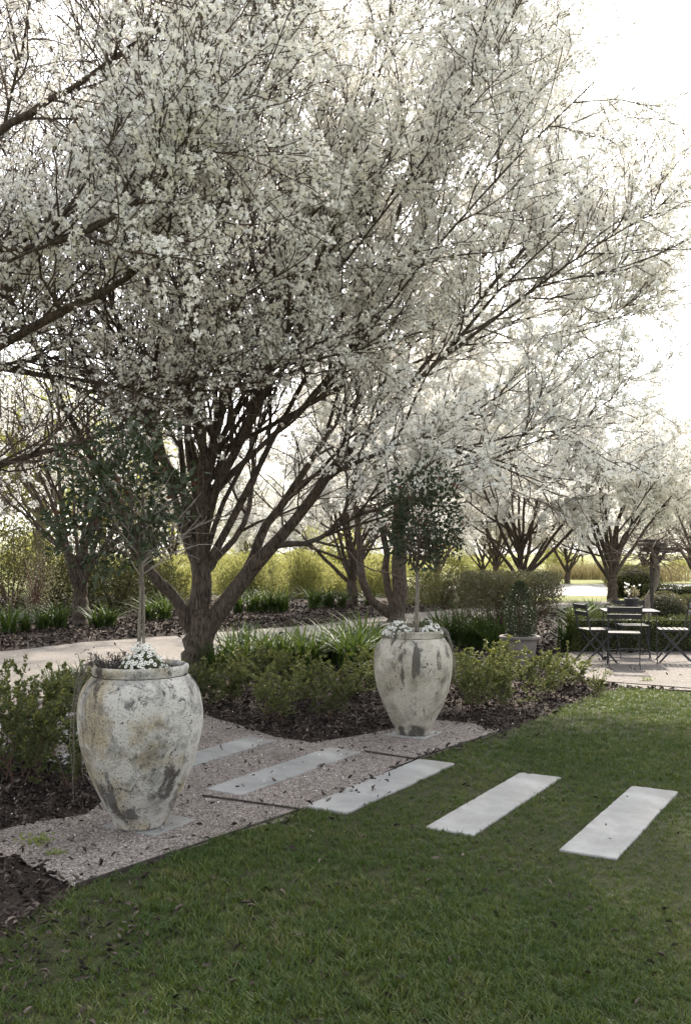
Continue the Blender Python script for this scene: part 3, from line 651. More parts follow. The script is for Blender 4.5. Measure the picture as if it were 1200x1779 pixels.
# trees further back: two grown forms, then copies
def back_pear(name, label, loc, seed, scale=1.0, bn=9500, bls=0.95, stems=6, el=(48, 74), height=1.0):
    rg = np.random.default_rng(seed)
    T = thing(name, label, 'tree', loc, group='flowering pear trees')
    lm = [([(0, 0, -0.1), (0.01, 0, 0.35), (0, 0.02, 0.7), (0.02, 0, 1.15)], [.24, .19, .17, .12])]
    lm += random_limbs(rg, stems, 0.45, 1.0, (5.0 * height, 6.8 * height), el, 0.08, (0, 0), 0.035)
    lm += random_limbs(rg, 5, 0.9, 1.6, (5.2 * height, 6.6 * height), (60, 82), 0.07, (0, 0), 0.0)
    lm += random_limbs(rg, 7, 1.2, 2.2, (4.0, 5.2), (20, 48), 0.05, (0, 0), 0.06)
    def core(p):
        r = np.hypot(p[:, 0], p[:, 1]); return np.clip((np.hypot(r / 3.6, np.maximum(p[:, 2] - 1.4, 0) / 4.6) - 0.2) / 0.26, 0, 1)
    print(name, pear(T, lm, rg, (9, 7, 4), (1.8, 0.75, 0.2), bn, core, BS, (0.9, 0.65), sides=(9, 5, 3, 3), bl_scale=bls, zmin=1.5))
    T.scale = (scale,) * 3
    return T
def at(px, py): x, y = G(px, py); return (x, y, 0)
B1 = back_pear('pear_tree', 'flowering pear tree behind the iron table and chairs', at(1063, 1046), 31, .92)
oT2 = np.array([gx(688, 21.4), 21.4, 0.0])
T2 = thing('pear_tree', 'pear tree with three dark stems behind the leafy standard of the further jar', 'tree', tuple(oT2), group='flowering pear trees')
def L2(pts): return [W(p[0], p[1], 21.4 + p[2]) - oT2 for p in pts], [p[3] for p in pts]
rg = np.random.default_rng(71)
lm2 = [L2([(688, 1084, 0, .27), (690, 1065, 0, .22), (693, 1020, 0, .205), (694, 960, 0, .19), (690, 900, 0, .16), (690, 820, 0, .12), (700, 700, .2, .09), (715, 560, .4, .05), (730, 430, .5, .015)]),
       L2([(680, 1068, 0, .14), (655, 1050, -.1, .125), (635, 1025, -.2, .11), (625, 980, -.3, .10), (620, 900, -.4, .085), (605, 800, -.6, .07), (580, 680, -.8, .05), (560, 540, -1, .02)]),
       L2([(683, 1055, 0, .11), (672, 1010, .1, .10), (668, 950, .2, .095), (660, 880, .3, .08), (650, 790, .5, .06), (640, 660, .8, .045), (635, 500, 1, .015)]),
       L2([(692, 930, 0, .12), (715, 860, -.3, .09), (745, 780, -.7, .07), (790, 680, -1.1, .05), (840, 560, -1.4, .015)]),
       L2([(692, 900, 0, .10), (720, 800, .5, .08), (750, 690, 1, .06), (770, 550, 1.4, .02)])]
lm2 += random_limbs(rg, 7, 1.6, 2.6, (4.0, 5.6), (25, 55), 0.07, (0, 0), 0.06)
def core2(p):
    r = np.hypot(p[:, 0], p[:, 1]); return np.clip((np.hypot(r / 3.8, np.maximum(p[:, 2] - 1.8, 0) / 4.6) - 0.2) / 0.26, 0, 1)
print('T2', pear(T2, lm2, rg, (9, 7, 4), (1.8, 0.75, 0.2), 9000, core2, BS, (0.85, 0.65), sides=(10, 5, 3, 3), bl_scale=.9, zmin=1.8))
B2 = back_pear('pear_tree', 'flowering pear tree with several dark stems behind the flat-topped shrub', at(905, 1045), 44, 1.0, stems=7, el=(42, 70))
def again(src, label, loc, rz, sc):
    c = copy_tree(src); c.location = loc; c.rotation_euler = (0, 0, R(rz)); c.scale = (sc,) * 3; c['label'] = label; return c
again(B2, 'flowering pear tree across the path between the large tree and the further jar', at(612, 1051), 130, 0.95)
B3 = back_pear('pear_tree', 'pear tree with a dark short trunk in the mulch left of the large tree', at(140, 1086), 57, 0.95, bn=1500)
again(B2, 'flowering pear tree at the right edge beyond the patio', at(1215, 1038), 250, 0.85)
again(B3, 'pear tree at the far left beyond the path', (-12.5, 28, 0), 20, 1.0)
again(B2, 'small distant flowering pear tree beyond the pale drive', (7.5, 52, 0), 60, 0.8)

for i, (px, Y, lab) in enumerate(((540, 44, 'distant blossoming pear tree above the yellow shrubs'), (760, 42, 'distant blossoming pear tree right of the further standard tree'), (860, 50, 'distant blossoming pear tree left of the dark stems'), (985, 48, 'distant blossoming pear tree in the gap above the drive'), (1120, 50, 'distant blossoming pear tree above the wooden post'), (300, 46, 'distant blossoming pear tree left of the large trunk'), (440, 52, 'distant blossoming pear tree right of the large trunk'))):
    again((B1, B2)[i % 2], lab, ((px - 600) * Y / F, Y, 0), 40 + 67 * i, 0.8 + .05 * (i % 3))

# ------------------------------------------------------------------ shrubs and other plants
def bush_mesh(rg, h, rad, stems, twigs, nleaf, leaf, aspect=0.5, spread=0.55, base=0.05, trop=0.12, tr=0.004, jitter=0.7, t0=0.2):
    a = rg.uniform(0, 6.283, stems); e = spread * np.sqrt(rg.uniform(0, 1, stems))
    d = np.stack([np.cos(a) * e, np.sin(a) * e, np.ones(stems)], 1)
    st_ = np.stack([rg.normal(0, base, stems), rg.normal(0, base, stems), np.zeros(stems) - 0.02], 1)
    P1, R1 = grow(rg, st_, d, h * rg.uniform(0.65, 1.05, stems), 6, 0.10, trop, np.full(stems, tr), np.full(stems, tr * .4))
    pos, dd, rr, t, pi = sprout(rg, P1, R1, twigs, t0, 0.97, 42, 14)
    P2, R2 = grow(rg, pos, dd, rad * rg.uniform(0.25, 0.75, len(pos)), 3, 0.15, 0.15, rr * 0.6, rr * 0.3)
    sv = merge([tubes(P1, R1, 5), tubes(P2, R2, 3)])
    A = np.concatenate([P2[:, 0], P2[:, 1], P2[:, 2]]); Bq = np.concatenate([P2[:, 1], P2[:, 2], P2[:, 3]])
    A = np.concatenate([A, P1[:, 4], P1[:, 5]]); Bq = np.concatenate([Bq, P1[:, 5], P1[:, 6]])
    k = rg.integers(0, len(A), nleaf); u_ = rg.uniform(0, 1, nleaf)[:, None]
    E = np.concatenate([P2[:, 3], P2[:, 3], P2[:, 2], P1[:, 6], P1[:, 6], P1[:, 6]]); D = np.concatenate([P2[:, 3] - P2[:, 2]] * 3 + [P1[:, 6] - P1[:, 5]] * 3)
    top = E[:, 2] > np.median(E[:, 2]) * rg.uniform(.7, 1.3, len(E)); E, D = np.repeat(E[top], 3, 0), np.repeat(D[top], 3, 0)
    tips = leaves(rg, E - unit(D) * rg.uniform(0, leaf, (len(E), 1)), unit(D), leaf * .85, aspect, .3, .45)
    return sv, leaves(rg, A[k] * (1 - u_) + Bq[k] * u_, unit(Bq[k] - A[k]), leaf, aspect, 0.3, jitter), tips
def bush(name, label, cat, loc, seed, mat, stem='red_twig', group=None, rz=0, **k):
    T = thing(name, label, cat, loc, rz, group); s, l, tp = bush_mesh(np.random.default_rng(seed), **k)
    if mat == 'shrub_leaf': ob('new_growth', mesh_np('new_growth', tp[0], [tp[1]], M['tip_leaf']), T, kind='stuff')
    ob('stems', mesh_np('stems', s[0], [s[1]], M[stem], True), T)
    ob('foliage', mesh_np('foliage', l[0], [l[1]], M[mat]), T, kind='stuff'); return T
shr = []
kw = dict(h=0.64, rad=0.36, stems=8, twigs=8, nleaf=1700, leaf=0.036, aspect=0.55, spread=0.75)
spots = [  # px, py base, scale, label
    (75, 1335, 1.05, 'upright small-leaved green shrub left of the nearest jar, closest to it'),
    (20, 1305, 1.0, 'small-leaved green shrub at the left edge in front of the stepping stones'),
    (118, 1262, .8, 'low small-leaved shrub peeping out behind the left shoulder of the nearest jar'),
    (330, 1235, .95, 'small-leaved shrub at the foot of the large pear trunk'),
    (400, 1222, .85, 'small-leaved shrub right of the large pear trunk, second in the bed'),
    (480, 1256, .95, 'small-leaved shrub standing forward in the middle of the dark leaf bed'),
    (545, 1222, .85, 'small-leaved shrub in front of the tall strappy leaves, middle of the bed'),
    (605, 1212, .95, 'small-leaved shrub left of the further jar, tallest there'),
    (640, 1190, .8, 'small-leaved shrub tucked against the left side of the further jar'),
    (820, 1238, 1.0, 'leafy shrub just right of the further jar'),
    (880, 1232, 1.0, 'leafy shrub in front of the grey terracotta planter, nearest the lawn'),
    (855, 1200, .95, 'leafy shrub behind the row between the further jar and the planter'),
    (945, 1212, 1.0, 'leafy shrub right of the grey terracotta planter'),
    (985, 1196, .95, 'leafy shrub at the right end of the bed beside the patio'),
    (925, 1190, .8, 'leafy shrub half hiding the right side of the terracotta planter'),
    (800, 1205, .85, 'leafy shrub behind the trailing stems of the further jar'),
    (115, 1372, .85, 'small-leaved shrub beside the trailing stems of the nearest jar'),
    (35, 1362, .9, 'dense small-leaved shrub at the left edge above the leaf litter'),
    (-25, 1335, 1.0, 'small-leaved shrub cut off by the left edge'),
    (440, 1205, .95, 'small-leaved shrub in front of the strappy bank, third from the large trunk'),
    (500, 1208, .9, 'small-leaved shrub between the forward shrub and the strappy bank'),
    (575, 1250, .75, 'low small-leaved shrub in the leaf litter left of the further jar'),
    (1040, 1210, .4, 'tiny seedling shrub at the corner of lawn and patio')]
protoS = []
for i, (px, py, sc, lab) in enumerate(spots):
    if i < 4:
        T = bush('leafy_shrub', lab, 'shrub', at(px, py), 100 + i, 'shrub_leaf', group='small-leaved shrubs in the bed', **kw); protoS.append(T)
    else:
        T = copy_tree(protoS[i % 4]); T['label'] = lab; T.location = at(px, py)
    T.rotation_euler = (0, 0, i * 1.7); rs = random.Random(i * 3 + 1); T.scale = (sc * rs.uniform(1.1, 1.45), sc * rs.uniform(1.0, 1.3), sc * (rs.uniform(.6, 1.0) if px > 200 else rs.uniform(.9, 1.15)))
bush('leafy_shrub', 'bright yellow-green sprig poking in at the left edge above the gravel', 'shrub', (-1.98, 4.75, 0), 150, 'sprig_leaf', h=0.52, rad=0.25, stems=5, twigs=6, nleaf=260, leaf=0.04, spread=0.9)

def strap_mesh(seed, n, h):
    rg = np.random.default_rng(seed); p = []
    for k in range(n):
        az = rg.uniform(0, 6.283); b = np.array([*rg.normal(0, 0.05, 2), 0]); p.append(blade(rg, b, h * rg.uniform(.6, 1.1), 0.033 * rg.uniform(.7, 1.2), rg.uniform(0.15, 1.5), az, 6))
    v, f = merge(p); return mesh_np('strap_leaves', v, [f], M['strap_leaf'], True)
SM = [strap_mesh(500 + i, 64, 0.55) for i in range(4)]
def straps(pts, label, group, sc):
    order = sorted(range(len(pts)), key=lambda k: pts[k][0]); words = ['leftmost', 'second', 'third', 'fourth', 'fifth', 'sixth', 'seventh', 'eighth', 'ninth', 'tenth', 'eleventh', 'twelfth']
    for i, (px, py) in enumerate(pts):
        k = order.index(i); lb = label + (', ' + words[k] + ' from the left' if 0 < k < len(pts) - 1 else ', the leftmost' if k == 0 else ', the rightmost')
        o = ob('strappy_plant', SM[i % 4], None, at(px, py), (0, 0, i * 2.1)); s = sc * random.Random(i * 7 + px).uniform(.85, 1.15); o.scale = (s, s, s); tag(o, lb, 'plant', group)
straps([(375, 1175), (400, 1168), (425, 1172), (450, 1165), (478, 1168), (505, 1163), (530, 1166), (556, 1158), (415, 1150), (470, 1150), (520, 1148)], 'dark strappy clump right of the large pear trunk', 'strappy clumps right of the large trunk', 1.1)
straps([(575, 1158), (598, 1150), (622, 1156), (645, 1148), (610, 1168), (585, 1140), (635, 1135)], 'taller strappy clump left of the further jar', 'strappy clumps left of the further jar', 1.3)
straps([(735, 1120), (760, 1118), (785, 1122), (812, 1125), (838, 1128), (860, 1132), (800, 1108), (830, 1112)], 'sunlit strappy clump just right of the further jar', 'strappy clumps right of the further jar', 1.15)
straps([(150, 1215), (120, 1208), (95, 1218), (175, 1218)], 'strappy clump behind the left side of the nearest jar', 'strappy clumps behind the nearest jar', .8)
straps([(300, 1185), (318, 1192)], 'small strappy clump between the nearest jar and the large trunk', 'strappy clumps by the large trunk', .6)
straps([(-20, 1100), (15, 1102), (45, 1098), (75, 1095), (100, 1092), (170, 1092), (190, 1090)], 'strappy clump near the short dark trunk at left', 'strappy clumps at left beyond the path', 1.1)
straps([(262, 1078), (285, 1076), (415, 1066), (440, 1064), (465, 1064), (490, 1064), (545, 1058), (570, 1056), (595, 1056), (640, 1052)], 'strappy clump at the sunny far side of the path', 'strappy clumps at the far side of the path', 1.25)
straps([(1010, 1085), (1028, 1082), (1000, 1092), (985, 1130), (995, 1120)], 'strappy clump beside the left iron chair', 'strappy clumps by the left chair', 1.1)

# rounded mass shrubs
def mass_mesh(rg, rx, ry, rz, n, leaf, aspect=0.3, lumps=14, shell=0.35, up=0.6):
    c = unit(rg.normal(0, 1, (lumps, 3))) * rg.uniform(.35, .8, (lumps, 1)); c[:, 2] = np.abs(c[:, 2])
    rr = rg.uniform(.28, .5, lumps); k = rg.integers(0, lumps, n); d = unit(rg.normal(0, 1, (n, 3)))
    p = c[k] + d * (rr[k] * (1 - shell * rg.uniform(0, 1, n) ** 1.5))[:, None]
    keep = p[:, 2] > -0.02; p, d = p[keep], d[keep]
    p = p * [rx, ry, rz]; return leaves(rg, p, d * [1, 1, 1] + [0, 0, up], leaf, aspect, 0.2, 0.5)
def mass(name, label, cat, loc, seed, mat, size, n, leaf, group=None, **k):
    T = thing(name, label, cat, loc, 0, group); rg = np.random.default_rng(seed); v, f = mass_mesh(rg, *size, n, leaf, **k)
    m = 14; a = rg.uniform(0, 6.28, m); d = np.stack([np.cos(a) * .6, np.sin(a) * .6, np.ones(m)], 1)
    P, Q = grow(rg, np.zeros((m, 3)), d * [size[0] / size[2], size[1] / size[2], 1], np.full(m, size[2] * .85), 5, .12, .05, np.full(m, .018), np.full(m, .004))
    sv, sf = tubes(P, Q, 5); ob('stems', mesh_np('stems', sv, [sf], M['red_twig'], True), T)
    ob('foliage', mesh_np('foliage', v, [f], M[mat]), T, kind='stuff'); return T
def masses(rows, name, cat, mat, n, leaf, group, **k):
    for i, (x, y, rx, rz, lab) in enumerate(rows):
        mass(name, lab, cat, (x, y, 0), 700 + i + int(x * 10) % 50, mat, (rx, rx * .8, rz), n, leaf, group, **k)
masses([(gx(300, 31), 31, 1.7, 1.25, 'yellow-green shrub seen between the stems of the large pear tree'),
        (gx(440, 31), 31, 1.5, 1.9, 'yellow-green shrub just right of the large pear trunk beyond the path'),
        (gx(520, 33), 33, 1.4, 2.3, 'tall sunlit yellow shrub in the middle beyond the path'),
        (gx(570, 35), 35, 1.5, 1.2, 'yellow shrub left of the slim dark trunks beyond the path'),
        (gx(650, 34), 34, 1.5, 1.75, 'yellow shrub behind the slim trunk left of the further jar'),
        (gx(380, 36), 36, 2.0, 1.5, 'pale yellow shrub furthest back behind the large pear trunk')], 'yellow_shrub', 'shrub', 'wattle', 9500, 0.12, 'yellow-green shrubs beyond the path')
masses([(gx(770, 27), 27, 1.25, 1.35, 'olive-green rounded bush right of the further standard tree'),
        (gx(735, 29), 29, 1.1, 1.0, 'low olive-green bush behind the crown of the further standard tree'),
        (gx(800, 30), 30, 1.3, 1.2, 'olive bush beside the flat-topped shrub')], 'olive_bush', 'bush', 'olive_leaf', 6500, 0.085, 'olive bushes beyond the path', aspect=0.2)
masses([(gx(20, 23), 23, 1.9, 3.1, 'dark bush at the left edge beyond the path'),
        (gx(95, 24), 24, 1.7, 2.6, 'dark bush left of the short dark trunk'),
        (gx(200, 24.5), 24.5, 1.7, 2.1, 'dark bush right of the short dark trunk'),
        (gx(245, 27), 27, 1.5, 1.6, 'dark green bush glimpsed left of the large trunk')], 'dark_bush', 'bush', 'dark_bush', 9500, 0.10, 'dark bushes at left', aspect=0.25)
mass('silver_bush', 'silvery sunlit bush against the dark bushes at left', 'bush', (gx(62, 21.5), 21.5, 0.25), 903, 'silver_leaf', (.75, .6, 1.5), 1500, .06, aspect=.2)
hb = mass('far_bush', 'olive bush on the horizon behind the large trunk', 'bush', (gx(330, 62), 62, 0), 990, 'far_leaf', (3.2, 2.2, 2.3), 5000, .2, 'bushes along the horizon')
for i, (px, Y, lab) in enumerate(((180, 60, 'at far left'), (430, 66, 'right of the large trunk'), (520, 60, 'behind the tall yellow shrub'), (600, 66, 'left of the slim trunks'), (690, 62, 'behind the further standard tree'), (780, 66, 'above the olive bush'), (870, 70, 'above the flat-topped shrub'), (60, 56, 'at the left edge'), (1180, 75, 'at the right edge'), (960, 78, 'above the drive, left'), (1060, 80, 'above the drive, right'))):
    c = copy_tree(hb); c.location = (gx(px, Y), Y, 0); c.rotation_euler = (0, 0, i * 1.3); k = .8 + .12 * (i % 4); c.scale = (k * 1.1, k, (.55, 1.15, .75, 1.35, .62, .95)[i % 6] * (.6 if px > 900 else 1)); c['label'] = 'olive bush on the horizon ' + lab
# flat-topped clipped shrub with bare lower stems
T = thing('clipped_shrub', 'flat-topped multi-stemmed shrub with bare reddish lower stems', 'shrub', (gx(885, 15.6), 15.6, 0))
rg = np.random.default_rng(77); m = 60; a = rg.uniform(0, 6.28, m); e = np.sqrt(rg.uniform(0, 1, m)) * 0.8
P, Q = grow(rg, np.stack([rg.normal(0, .16, m), rg.normal(0, .1, m), np.zeros(m)], 1), np.stack([np.cos(a) * e * 1.2, np.sin(a) * e * .8, np.ones(m)], 1), np.full(m, 1.05), 6, .13, .05, np.full(m, .011), np.full(m, .004))
pos, dd, rr, _, _ = sprout(rg, P, Q, 8, .3, 1, 38, 12); P2, Q2 = grow(rg, pos, dd, np.full(len(pos), .28), 3, .15, .1, rr * .6, rr * .3)
v, f = merge([tubes(P, Q, 5), tubes(P2, Q2, 3)]); ob('stems', mesh_np('stems', v, [f], M['red_twig'], True), T)
n = 21000; p = np.stack([rg.uniform(-.9, .9, n), rg.uniform(-.6, .6, n), .42 + .80 * rg.uniform(0, 1, n) ** .55], 1)
q = np.abs(p[:, 0] / (.90 - .25 * (1.2 - p[:, 2]) + .06 * np.sin(p[:, 2] * 11 + p[:, 1] * 5))) ** 3 + np.abs(p[:, 1] / .62) ** 3 + np.clip((p[:, 2] - .95) / .34 + .18 * np.sin(p[:, 0] * 5.5 + 1), 0, 2) ** 3; p = p[(q < 1) & (rg.uniform(0, 1, n) < np.clip((p[:, 2] - .35) / .55, .12, 1))]
v, f = leaves(rg, p + rg.normal(0, .02, p.shape), rg.normal(0, .5, p.shape) + [0, 0, .5], .042, .5, .3); ob('foliage', mesh_np('foliage', v, [f], M['box_leaf']), T, kind='stuff')

# hedges: leaf-covered boxes and balls with dark inner growth
def hedge(name, label, cat, loc, size, n, leaf, mat, seed, ball=False, group=None, rz=0):
    T = thing(name, label, cat, loc, rz, group); rg = np.random.default_rng(seed); sx, sy, sz = size
    if ball:
        d = unit(rg.normal(0, 1, (n, 3))); p = d * [sx, sy, sz] * rg.uniform(.88, 1.03, (n, 1)) + [0, 0, sz * .8]; nn = d
    else:
        face = rg.integers(0, 4, n); uq = rg.uniform(-1, 1, (n, 2)); p = np.zeros((n, 3)); nn = np.zeros((n, 3))
        for k_, (ax, s_) in enumerate(((1, -1), (2, 1), (0, -1), (0, 1))):
            mk = face == k_; oth = [q for q in (0, 1, 2) if q != ax]
            p[mk, ax] = s_; p[np.ix_(mk, oth)] = uq[mk]; nn[mk, ax] = s_
        dep = np.abs(rg.normal(0, .05, n))[:, None]
        p = p * [sx, sy, sz / 2] + [0, 0, sz / 2] - nn * dep + rg.normal(0, .02, (n, 3)); p[:, 2] += .035 * np.sin(p[:, 0] * 3.1) * (p[:, 2] > sz * .7)
    p = p[p[:, 2] > 0]; v, f = leaves(rg, p, np.resize(nn, p.shape) + [0, 0, .6], leaf, .5, .3, .6)
    ob('foliage', mesh_np('foliage', v, [f], M[mat]), T, kind='stuff')
    if ball:
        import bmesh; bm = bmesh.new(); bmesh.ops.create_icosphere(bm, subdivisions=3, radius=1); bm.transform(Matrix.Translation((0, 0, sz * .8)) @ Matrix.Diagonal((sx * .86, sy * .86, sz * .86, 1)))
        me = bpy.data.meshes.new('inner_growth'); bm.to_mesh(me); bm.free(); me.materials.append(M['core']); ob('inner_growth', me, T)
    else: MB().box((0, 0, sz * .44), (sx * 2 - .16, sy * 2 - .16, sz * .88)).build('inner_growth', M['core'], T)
    return T
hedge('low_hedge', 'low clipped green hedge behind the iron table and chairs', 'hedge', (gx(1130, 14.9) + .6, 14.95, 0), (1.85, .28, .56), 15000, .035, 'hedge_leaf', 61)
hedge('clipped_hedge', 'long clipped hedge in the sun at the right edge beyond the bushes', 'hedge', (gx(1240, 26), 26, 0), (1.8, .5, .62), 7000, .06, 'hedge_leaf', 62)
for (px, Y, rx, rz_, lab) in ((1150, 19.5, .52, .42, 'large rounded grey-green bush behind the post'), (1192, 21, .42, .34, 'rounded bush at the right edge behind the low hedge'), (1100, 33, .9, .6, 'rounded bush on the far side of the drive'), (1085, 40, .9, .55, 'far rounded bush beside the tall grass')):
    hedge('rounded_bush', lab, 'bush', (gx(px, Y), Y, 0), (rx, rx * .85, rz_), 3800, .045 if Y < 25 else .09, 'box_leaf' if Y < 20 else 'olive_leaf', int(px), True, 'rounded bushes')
# tall dry grass across the drive
for i, (px, Y, lab) in enumerate(((985, 56, 'dry straw-coloured grass clump across the drive, left'), (1015, 55, 'dry straw-coloured grass clump across the drive, middle'), (1040, 57, 'dry straw-coloured grass clump across the drive, right'), (1128, 50, 'straw-coloured grass behind the post'), (1160, 52, 'straw-coloured grass right of the post'))):
    rg = np.random.default_rng(i); p = [blade(rg, np.array([rg.normal(0, .75), rg.normal(0, .4), 0]), rg.uniform(.7, 1.3), .03, rg.uniform(.1, .9), rg.uniform(0, 6.28), 4) for _ in range(330)]
    v, f = merge(p); tag(ob('dry_grass', mesh_np('dry_grass', v, [f], M['dry_grass']), None, (gx(px, Y), Y, 0)), lab, 'grass', 'dry grass clumps')
# distant trees
def far_tree(label, x, y, h, wd, seed, mat, n=5200, leaf=.22, trunk='bark', tr=.16):
    T = thing('background_tree', label, 'tree', (x, y, 0), 0, 'trees in the background'); rg = np.random.default_rng(seed)
    lm = [([(0, 0, -.1), (.05, 0, h * .2), (0, .05, h * .45), (.1, 0, h * .8)], [tr, tr * .8, tr * .6, .02])] + random_limbs(rg, 8, h * .2, h * .5, (h * .35, h * .5), (35, 65), tr * .5)
    pp = [resample(a_, b_, 12) for a_, b_ in lm]; P = np.array([q[0] for q in pp]); Q = np.array([q[1] for q in pp]); pos, dd, rr, _, _ = sprout(rg, P, Q, 9, .25, 1, 45, 14); P2, Q2 = grow(rg, pos, dd, np.full(len(pos), h * .16), 4, .15, .05, rr * .6, rr * .2)
    v, f = merge([tubes(P, Q, 8), tubes(P2, Q2, 4)]); ob('trunk', mesh_np('trunk', v, [f], M[trunk], True), T)
    A = np.concatenate([P2[:, 2], P2[:, 3], P2[:, 4]]); k = rg.integers(0, len(A), n); p = A[k] + rg.normal(0, 1, (n, 3)) * [wd * .13, wd * .13, h * .045]; p = p[p[:, 2] > h * .08]
    v, f = leaves(rg, p, rg.normal(0, 1, p.shape), leaf, .4, .2); ob('crown', mesh_np('crown', v, [f], M[mat]), T, kind='stuff'); return T
far_tree('green sunlit tree with a pale leaning trunk at far left', gx(68, 33), 33, 8.5, 6, 1, 'far_leaf', 11000, .17, 'pale_bark', .2)
far_tree('yellow-green tree filling the left edge behind the bushes', gx(-10, 38), 38, 8.5, 8, 2, 'far_leaf', 11000, .19)
far_tree('green tree behind the left pear tree', gx(180, 44), 44, 8, 8, 3, 'far_leaf', 9000, .21)
far_tree('green tree seen between the left pear tree and the large trunk', gx(260, 50), 50, 7, 7, 14, 'far_leaf', 5000, .22)
far_tree('green tree seen right of the large trunk', gx(470, 56), 56, 6, 7, 15, 'far_leaf', 4500, .24)
for i, (px, Y, h) in enumerate(((300, 75, 7), (420, 85, 7), (520, 80, 6.5), (640, 90, 7), (745, 85, 6), (850, 95, 6.5), (950, 90, 5.5), (1010, 100, 6), (1075, 95, 5), (1140, 88, 6), (1195, 92, 6.5))):
    far_tree(('hazy far tree %s' % ('behind the large pear trunk', 'right of the large pear trunk', 'behind the yellow shrubs', 'behind the slim trunks', 'behind the further standard tree', 'left of the dark stems', 'in the gap right of the dark stems', 'above the dry grass', 'behind the table', 'above the wooden post', 'at the right edge')[i]), gx(px, Y), Y, h, 8, 20 + i, 'far_grey' if i % 2 == 0 or px > 880 else 'far_leaf', 3000, .3, 'bark', .14)

# ------------------------------------------------------------------ glazed jars and what grows in them
def lathe(prof, seg=96, wob=0.0, seed=0):
    rg = np.random.default_rng(seed); pr, pz = [p[0] for p in prof], [p[1] for p in prof]
    a = np.arange(seg) / seg * 2 * np.pi; k = len(prof)
    off = sum(rg.normal(0, 1) * np.cos(a * q + rg.uniform(0, 6)) for q in (2, 3)) * wob
    r = np.array(pr)[:, None] * (1 + off[None]); v = np.stack([r * np.cos(a), r * np.sin(a), np.repeat(np.array(pz)[:, None], seg, 1)], -1).reshape(-1, 3)
    i = np.arange(k * seg).reshape(k, seg); nx = np.roll(i, -1, 1)
    return v, np.stack([i[:-1], nx[:-1], nx[1:], i[1:]], -1).reshape(-1, 4)
def fine(prof, k):
    p, _ = resample([(a, b, 0) for a, b in prof], [0] * len(prof), k); return [(q[0], q[1]) for q in p]
outer = [(.128, 0.0), (.146, .006), (.163, .05), (.20, .125), (.245, .215), (.297, .345), (.332, .47), (.346, .60), (.341, .70), (.318, .775), (.283, .825), (.263, .845)]
rimA = [(.262, .85), (.263, .860), (.267, .873), (.269, .887), (.266, .899), (.256, .904), (.243, .900), (.236, .885), (.235, .80)]
rimB = [(.262, .85), (.261, .862), (.264, .88), (.268, .898), (.262, .908), (.248, .908), (.240, .898), (.236, .885), (.235, .80)]
def jar(label, loc, sc, rim, mat, seed, rz):
    T = thing('glazed_jar', label, 'jar', loc, rz, 'weathered jars'); T.scale = (sc,) * 3
    prof = [(0.001, 0.0)] + fine(outer, 46)
    v, f = lathe(prof, 112, .004, seed); r = np.hypot(v[:, 0], v[:, 1])
    lump = np.sin(v[:, 0] * 31 + seed) * np.sin(v[:, 1] * 27) * np.sin(v[:, 2] * 23 + seed) * .0025; v[:, :2] *= (1 + lump / np.maximum(r, .05))[:, None]
    ob('body', mesh_np('body', v, [f], M[mat], True), T)
    v, f = lathe(rim, 112, .004, seed); ob('rim', mesh_np('rim', v, [f], M[mat], True), T)
    v, f = lathe([(.001, .852), (.12, .850), (.236, .838)], 48); ob('soil', mesh_np('soil', v, [f], M['soil'], True), T); return T
J1 = (gx(244, 5.36), 5.36, .018); J2 = (gx(717.7, 8.06), 8.06, .018)
jar('large weathered jar with grey and brown flaking, nearest the camera', J1, 1.0, rimA, 'pot_a', 4, 0.3)
jar('weathered cream jar with dark streaks, further back on the gravel', J2, .965, rimB, 'pot_b', 9, 3.6)
def slab(loc, rz, lab):
    tag(MB().box((0, 0, 0), (.37, .37, .05)).build('base_slab', M['paver'], None, .004, loc=(loc[0], loc[1], -.007), rot=(0, 0, rz)), lab, 'slab', 'slabs under the jars')
slab((J1[0] + .05, J1[1] + .04), R(59.5), 'square stone slab under the nearest jar'); slab((J2[0], J2[1]), R(59.5), 'square stone slab under the further jar')

